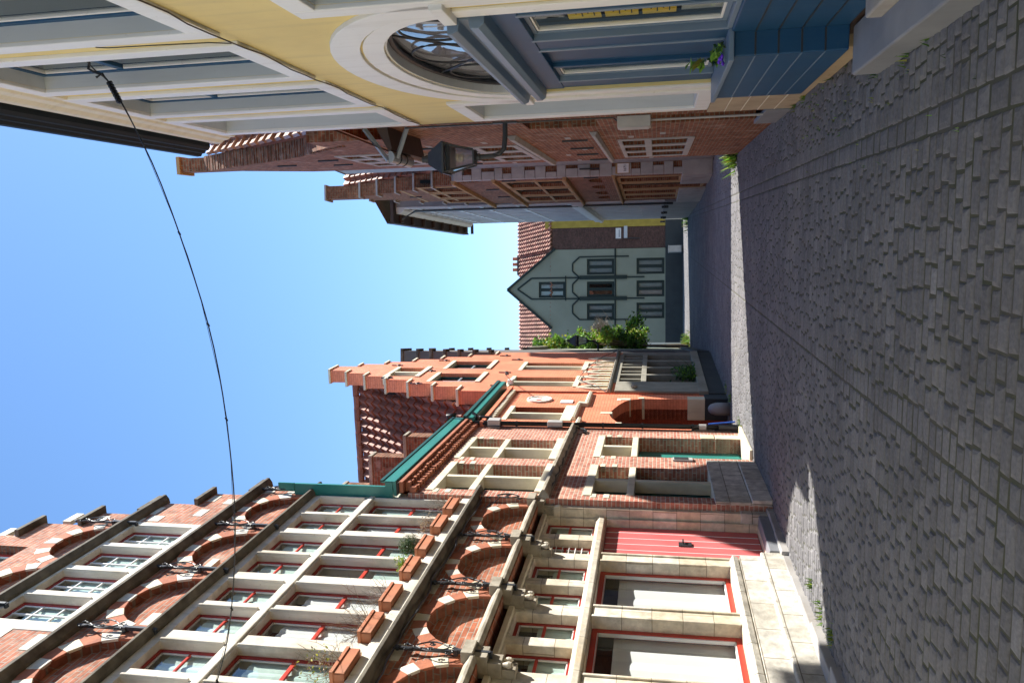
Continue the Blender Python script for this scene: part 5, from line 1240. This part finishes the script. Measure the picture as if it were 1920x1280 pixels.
# brown brick house between the gabled house and the timber-framed one
BB = FF.empty('brick_house', 'plain dark brown brick house with a small white sign, beside the grey-green gable', 'house', 'houses closing the lane', (X_(5.42), 0, 0))
q = MB(off=(X_(5.42), 0, 0)); q.slab(rect(X_(5.42), X_(6.66), 0, Z_(7.72)), [], -6, .02, 'brick_brown', back=True); q.slab(rect(X_(5.42), X_(7.0), 0, Z_(1.12)), [], 0, .10, 'plinth_f'); q.build('front_wall', BB)
q = MB(off=(X_(5.42), 0, 0)); q.slab(rect(X_(6.66), X_(7.6), Z_(1.12), Z_(8.1)), [], -6, .06, 'yellowwall', back=True); q.build('yellow_end_wall', BB)
q = MB(off=(X_(5.42), 0, 0)); pantiles(q, (X_(5.42), .14, Z_(7.74)), (1, 0, 0), (0, -.80, .60), 10, 14, 'tile_far', .26, .33, .06, .075, .35); q.build('tiled_roof', BB)
ss = FF.empty('wall_sign', 'white sign with a dark line of lettering on the dark brown brick house', 'sign', None, (X_(6.28), .03, Z_(3.80)))
q = MB(); q.box(-.33, .33, 0, .03, -.17, .17, 'white'); q.build('plate', ss, bevel=.005)
q = MB()
for k in range(9): q.box(-.24+.053*k, -.24+.053*k+.034, .03, .034, -.085, -.025, 'inkblue')
q.build('lettering', ss)
q = MB(); q.box(-.36, .40, 0, .10, -.11, .11, 'pgrey'); q.tube([(-.36, .05, 0), (-.38, .05, -.9)], .03, 'iron', 6); o = q.build('sign_panel', None, bevel=.01); o.location = FF.w(X_(6.32), .03, Z_(3.38)); o.rotation_euler = (0, 0, -FF.a); tag(o, 'blank pale grey panel right under the white sign on dark brown brick', 'panel')
q = MB(); q.box(-.22, .22, -.2, .2, .12, .86, 'plasticgrey'); q.box(-.24, .24, -.22, .22, .86, .92, 'plasticgrey'); q.box(-.2, .2, -.18, .18, 0, .12, 'iron'); o = q.build('utility_cabinet', None, bevel=.015); o.location = FF.w(X_(5.22), .8, 0); tag(o, 'small pale utility cabinet on the ground at the foot of the grey-green gabled house', 'cabinet')
q = MB(); q.box(-.10, .10, -.10, .10, 0, 2.75, 'white'); q.box(-.14, .14, -.14, .14, 2.75, 2.85, 'white'); q.box(-.14, .14, -.14, .14, 0, .2, 'greystone'); o = q.build('gate_post', None, bevel=.01); o.location = (-.17, 45.6, 0); tag(o, 'white sunlit gate post below the green climber at the end of the grey wall', 'post')

# ================================================================== climber, shrub, grass
r8 = random.Random(21)
q = MB()
def blob(c_, s_): return lambda r: (c_[0]+r.gauss(0, s_[0]), c_[1]+r.gauss(0, s_[1]), c_[2]+r.gauss(0, s_[2]))
for k in range(58):
    t_ = r8.random(); z_ = 2.3+5.3*t_**1.15; sp_ = .75*(1-t_)**1.3+.06
    c_ = (-.22+abs(r8.gauss(0, sp_*.75)), 40.6+r8.gauss(0, .9), z_+r8.gauss(0, .1)); rr_ = r8.uniform(.09, .21)
    leaves(q, blob(c_, (rr_, rr_*1.6, rr_*.9)), int(90+900*rr_), .15, [['leaf', 'leaf', 'leaf_d'], ['leaf', 'leaf_y'], ['leaf_d', 'leaf_d', 'leaf']][k % 3 if z_ < 4 else k % 2], rn=r8, slim=.7)
for c_ in ((.62, 41, 5.55), (.42, 41, 5.3), (.25, 40.6, 6.75), (.75, 41.5, 3.6), (.95, 41.8, 2.9)):
    for j in range(5): leaves(q, blob((c_[0]-.08*j, c_[1], c_[2]-.03*j), (.05+.015*j, .15, .05+.012*j)), 34, .14, ['leaf', 'leaf_y', 'leaf'], rn=r8, slim=.6)
fol = q
cr = bpy.data.objects.new('climbing_plant', None); COL.objects.link(cr); cr.location = (0, 0, 0); tag(cr, 'bright green climber spilling over the grey wall at the end of the lane', 'climber')
# MB order is (s,e,z): swap so that s is world X here
fol.v = [(y_, x_, z_) for x_, y_, z_ in fol.v]; fol.build('foliage', cr, weld=False)
q = MB()
for k in range(9): q.tube([(40+r8.gauss(0, .8), -.25+r8.uniform(-.05, .1), 0.1), (40+r8.gauss(0, .8), -.2, 2.2), (40.3+r8.gauss(0, .6), r8.uniform(-.2, .3), 4.), (40+r8.gauss(0, .6), r8.uniform(-.2, .1), 6.5)], [.05, .04, .025, .01], 'dry', 6, r8.uniform(.5, .8))
q.build('stems', cr)
q = MB(); twigs(q, lambda r: (r.gauss(0, .25), .05+r.gauss(0, .18), r.uniform(-.35, .15)), 330, 1.0, 'drygrey', r8, .75, .009); o = q.build('bare_shrub', None, weld=False); o.location = (.42, 42.3, 4.2); tag(o, 'bare grey-brown twiggy shrub rising out of the green climber', 'shrub')
q = MB()
def tufts(mb, pts, n, h, rn):
    for _ in range(n):
        x, y, r_ = rn.choice(pts); x += rn.gauss(0, r_); y += rn.gauss(0, r_); hh = h*rn.uniform(.4, 1.2); a = rn.uniform(0, 6.3); b = rn.uniform(.2, .8)
        dx, dy = math.cos(a), math.sin(a); wd = hh*.10; p0, p1 = (x-dy*wd, y+dx*wd), (x+dy*wd, y-dx*wd)
        i = [mb.pt(p0[1], p0[0], 0), mb.pt(p1[1], p1[0], 0), mb.pt(y+dy*hh*b, x+dx*hh*b, hh)]
        mb.face(i, rn.choice(['leaf', 'leaf', 'leaf_y', 'leaf_d']), rn.uniform(.5, 1.1))
tufts(q, [(-.25, 40.+k*.5, .25) for k in range(13)]+[(3.95, 16.9, .1), (3.92, 17.3, .12), (6.7, 43.5, .3), (6.5, 42., .3)], 1500, .30, r8)
tufts(q, [(2.64-.02*k, 8.3-.18*k, .03) for k in range(6)]+[(2.78, 9.3, .04), (2.85, 9.9, .04), (-2.75, 8.4, .05), (-2.62, 8.9, .03), (-2.8, 7.9, .05), (-1.75, 15.9, .06), (-1.62, 16.3, .05), (-1.25, 18.2, .06), (-1.1, 19.3, .08), (2.1, 6.4, .04), (1.9, 5.2, .04), (1.95, 5.6, .05)], 1100, .07, r8)
tufts(q, [(1.95+r8.random()*.75, 4.2+r8.random()*5, .01) for k in range(90)]+[(1.35+.14*(k*.22)+r8.uniform(-.3, .3), 4.5+k*.22, .01) for k in range(26)], 420, .035, r8)
o = q.build('grass', None, weld=False); tag(o, 'tufts of grass growing along the wall feet and between the setts', 'grass', kind='stuff')

# ================================================================== cable across the lane
cb = bpy.data.objects.new('overhead_cable', None); COL.objects.link(cb)
p0 = Vector((2.42, 5.95, 6.56)); p1 = Vector((-3.27, 6.92, 5.95)); cb.location = p0
tag(cb, 'thin black cable sagging across the lane from the yellow house', 'cable')
Lc = (p1-p0).length; ux, uy = (p1.x-p0.x)/Lc, (p1.y-p0.y)/Lc
fitpts = [(-.0, 6.58), (.1, 6.43), (.81, 6.07), (1.65, 5.79), (2.47, 5.59), (3.35, 5.50), (4.22, 5.50), (5.17, 5.63), (5.80, 5.83)]
Rp, Lp = Vector((2.4, 6.2)), Vector((-3.3, 6.9)); dd_ = (Lp-Rp).normalized()
q = MB(); q.v = []
pts = []
for s_, z_ in fitpts: pts.append((Rp.y+dd_.y*s_-p0.y, Rp.x+dd_.x*s_-p0.x, z_-p0.z))
dense = []
for k in range(len(pts)-1):
    a, b = Vector(pts[k]), Vector(pts[k+1]); pm, pn = Vector(pts[max(k-1, 0)]), Vector(pts[min(k+2, len(pts)-1)])
    for j in range(4):
        u = j/4; m0, m1 = (b-pm)/2, (pn-a)/2
        dense.append(a*(2*u**3-3*u**2+1)+m0*(u**3-2*u**2+u)+b*(-2*u**3+3*u**2)+m1*(u**3-u**2))
dense.append(Vector(pts[-1]))
q.tube(dense, .0058, 'blackpipe', 6); q.tube([d_+Vector((0, .006, .012*math.sin(i_*.9)+.006)) for i_, d_ in enumerate(dense)], .0025, 'blackpipe', 4); q.build('cable', cb)
q = MB(); a, b = Vector(pts[1])*.72+Vector(pts[2])*.28, Vector(pts[1])*.45+Vector(pts[2])*.55
a = Vector(pts[1]); b = a+(Vector(pts[2])-a)*.26
for k in range(7):
    c0 = a+(b-a)*(k/7); c1 = a+(b-a)*((k+.55)/7); q.tube([c0, c1], .027, 'blackpipe', 10)
q.tube([a, b], .014, 'blackpipe', 8); q.build('insulator', cb)
q = MB(); hk = Vector(pts[0]); q.tube([hk+Vector((0, .09, .04)), hk+Vector((0, .03, .05)), hk, hk+Vector((.03, -.02, -.05)), hk+Vector((.01, -.05, -.02))], .012, 'iron', 6); q.tube([hk+Vector((-.05, .07, .02)), hk+Vector((.02, .02, 0)), hk+Vector((.08, -.02, -.04)), Vector(pts[1])], .007, 'iron', 5); q.build('hook', cb)
q = MB()
for k in range(3, len(dense), 4): q.tube([dense[k]-Vector((0, .02, .012)), dense[k]+Vector((0, .012, .008))], .009, 'blackpipe', 6)
q.build('clip', cb)
# ---- lane behind the camera: unseen pale house added to bounce sun across
FN = Fr((-3.60, 6.28), 10.12, 1)
NH = FN.empty('unseen_pale_house', 'unseen pale cream house beside the camera, added to bounce sun across the lane', 'house', 'old houses along the lane')
q = MB(); NW = [(-2.2-2.1*k, -1.1-2.1*k, z0, z1) for k in range(10) for z0, z1 in ((.9, 2.5), (4.2, 6.0), (6.9, 8.3))]
q.slab(rect(-24, -.03, 0, 9.4), [rect(*r_) for r_ in NW], -.35, 0, 'creamwhite', .15, 'creamwhite'); q.build('front_wall', NH)
for r_ in NW: window(NH, 1, *r_, -.10, 'white', .06, .05, ((r_[0]+r_[1])/2,), (), .04, curtain='curtain')
q = MB(); q.mould(-24, 0, [(0, 9.1), (.2, 9.3), (.25, 9.45), (0, 9.5)], 'white'); q.build('cornice', NH)
q = MB(); q.poly([(-24, 0, 9.45), (0, 0, 9.45), (0, -4, 12.5), (-24, -4, 12.5)], 'tile'); q.poly([(-24, -8, 9.45), (0, -8, 9.45), (0, -4, 12.5), (-24, -4, 12.5)], 'tile')
for s_ in (-24, -.03): q.poly([(s_, -.3, 0), (s_, -8, 0), (s_, -8, 9.4), (s_, -4, 12.5), (s_, -.3, 9.6)], 'creamwhite')
q.build('roof', NH)

# ---- every stone, anchor and surround that stands apart becomes a part of its own
def split_apart(o, tol=.006):
    me = o.data; nv = len(me.vertices); par = list(range(nv))
    def find(a):
        while par[a] != a: par[a] = par[par[a]]; a = par[a]
        return a
    for e in me.edges:
        a, b = find(e.vertices[0]), find(e.vertices[1])
        if a != b: par[a] = b
    isl = {}
    for k in range(nv): isl.setdefault(find(k), []).append(k)
    keys = list(isl); bb = []
    for k in keys:
        co = [me.vertices[j].co for j in isl[k]]
        bb.append(([min(c_[i] for c_ in co)-tol for i in range(3)], [max(c_[i] for c_ in co)+tol for i in range(3)]))
    up = list(range(len(keys)))
    def f2_(a):
        while up[a] != a: up[a] = up[up[a]]; a = up[a]
        return a
    for i in range(len(keys)):
        for j in range(i):
            if all(bb[i][0][d] <= bb[j][1][d] and bb[j][0][d] <= bb[i][1][d] for d in range(3)): up[f2_(i)] = f2_(j)
    cl = {}
    for i, k in enumerate(keys): cl.setdefault(f2_(i), []).extend(isl[k])
    if len(cl) < 2 or len(cl) > 90: return
    owner = {}
    for c_, vs_ in cl.items():
        for j in vs_: owner[j] = c_
    groups = {}
    for p_ in me.polygons: groups.setdefault(owner[p_.vertices[0]], []).append(p_)
    first_ = True; base = o.name.split('.')[0]
    for c_, ps in groups.items():
        mp = {}; vv = []; ff = []; mm = []
        for p_ in ps:
            ff.append([mp.setdefault(j, len(mp)) for j in p_.vertices]); mm.append(p_.material_index)
        inv = sorted(mp, key=mp.get); vv = [tuple(me.vertices[j].co) for j in inv]
        m2 = bpy.data.meshes.new(base); m2.from_pydata(vv, [], ff)
        for m_ in me.materials: m2.materials.append(m_)
        m2.polygons.foreach_set('material_index', mm); m2.update()
        if first_: keep = m2; first_ = False
        else:
            n_ = o.copy(); n_.data = m2; COL.objects.link(n_); n_.parent = o.parent
    o.data = keep
SPLIT = ('step_coping', 'stone_trim', 'wall_anchor', 'window_surround', 'plinth', 'stone_bands', 'quoins', 'hood_moulding', 'bracket', 'junction_box', 'timber_lines', 'shutter_stay', 'blind_tracery', 'stepped_parapet', 'base_course', 'panel_groove', 'clip', 'doorstep', 'print_lines', 'lettering', 'pale_bead', 'plank_panel', 'bars')
for o in list(scene.objects):
    if o.type == 'MESH' and o.parent and o.name.split('.')[0] in SPLIT[:9]+('junction_box', 'bracket', 'blind_tracery', 'shutter_stay', 'stepped_parapet', 'base_course'):
        if o.data.users == 1: split_apart(o)
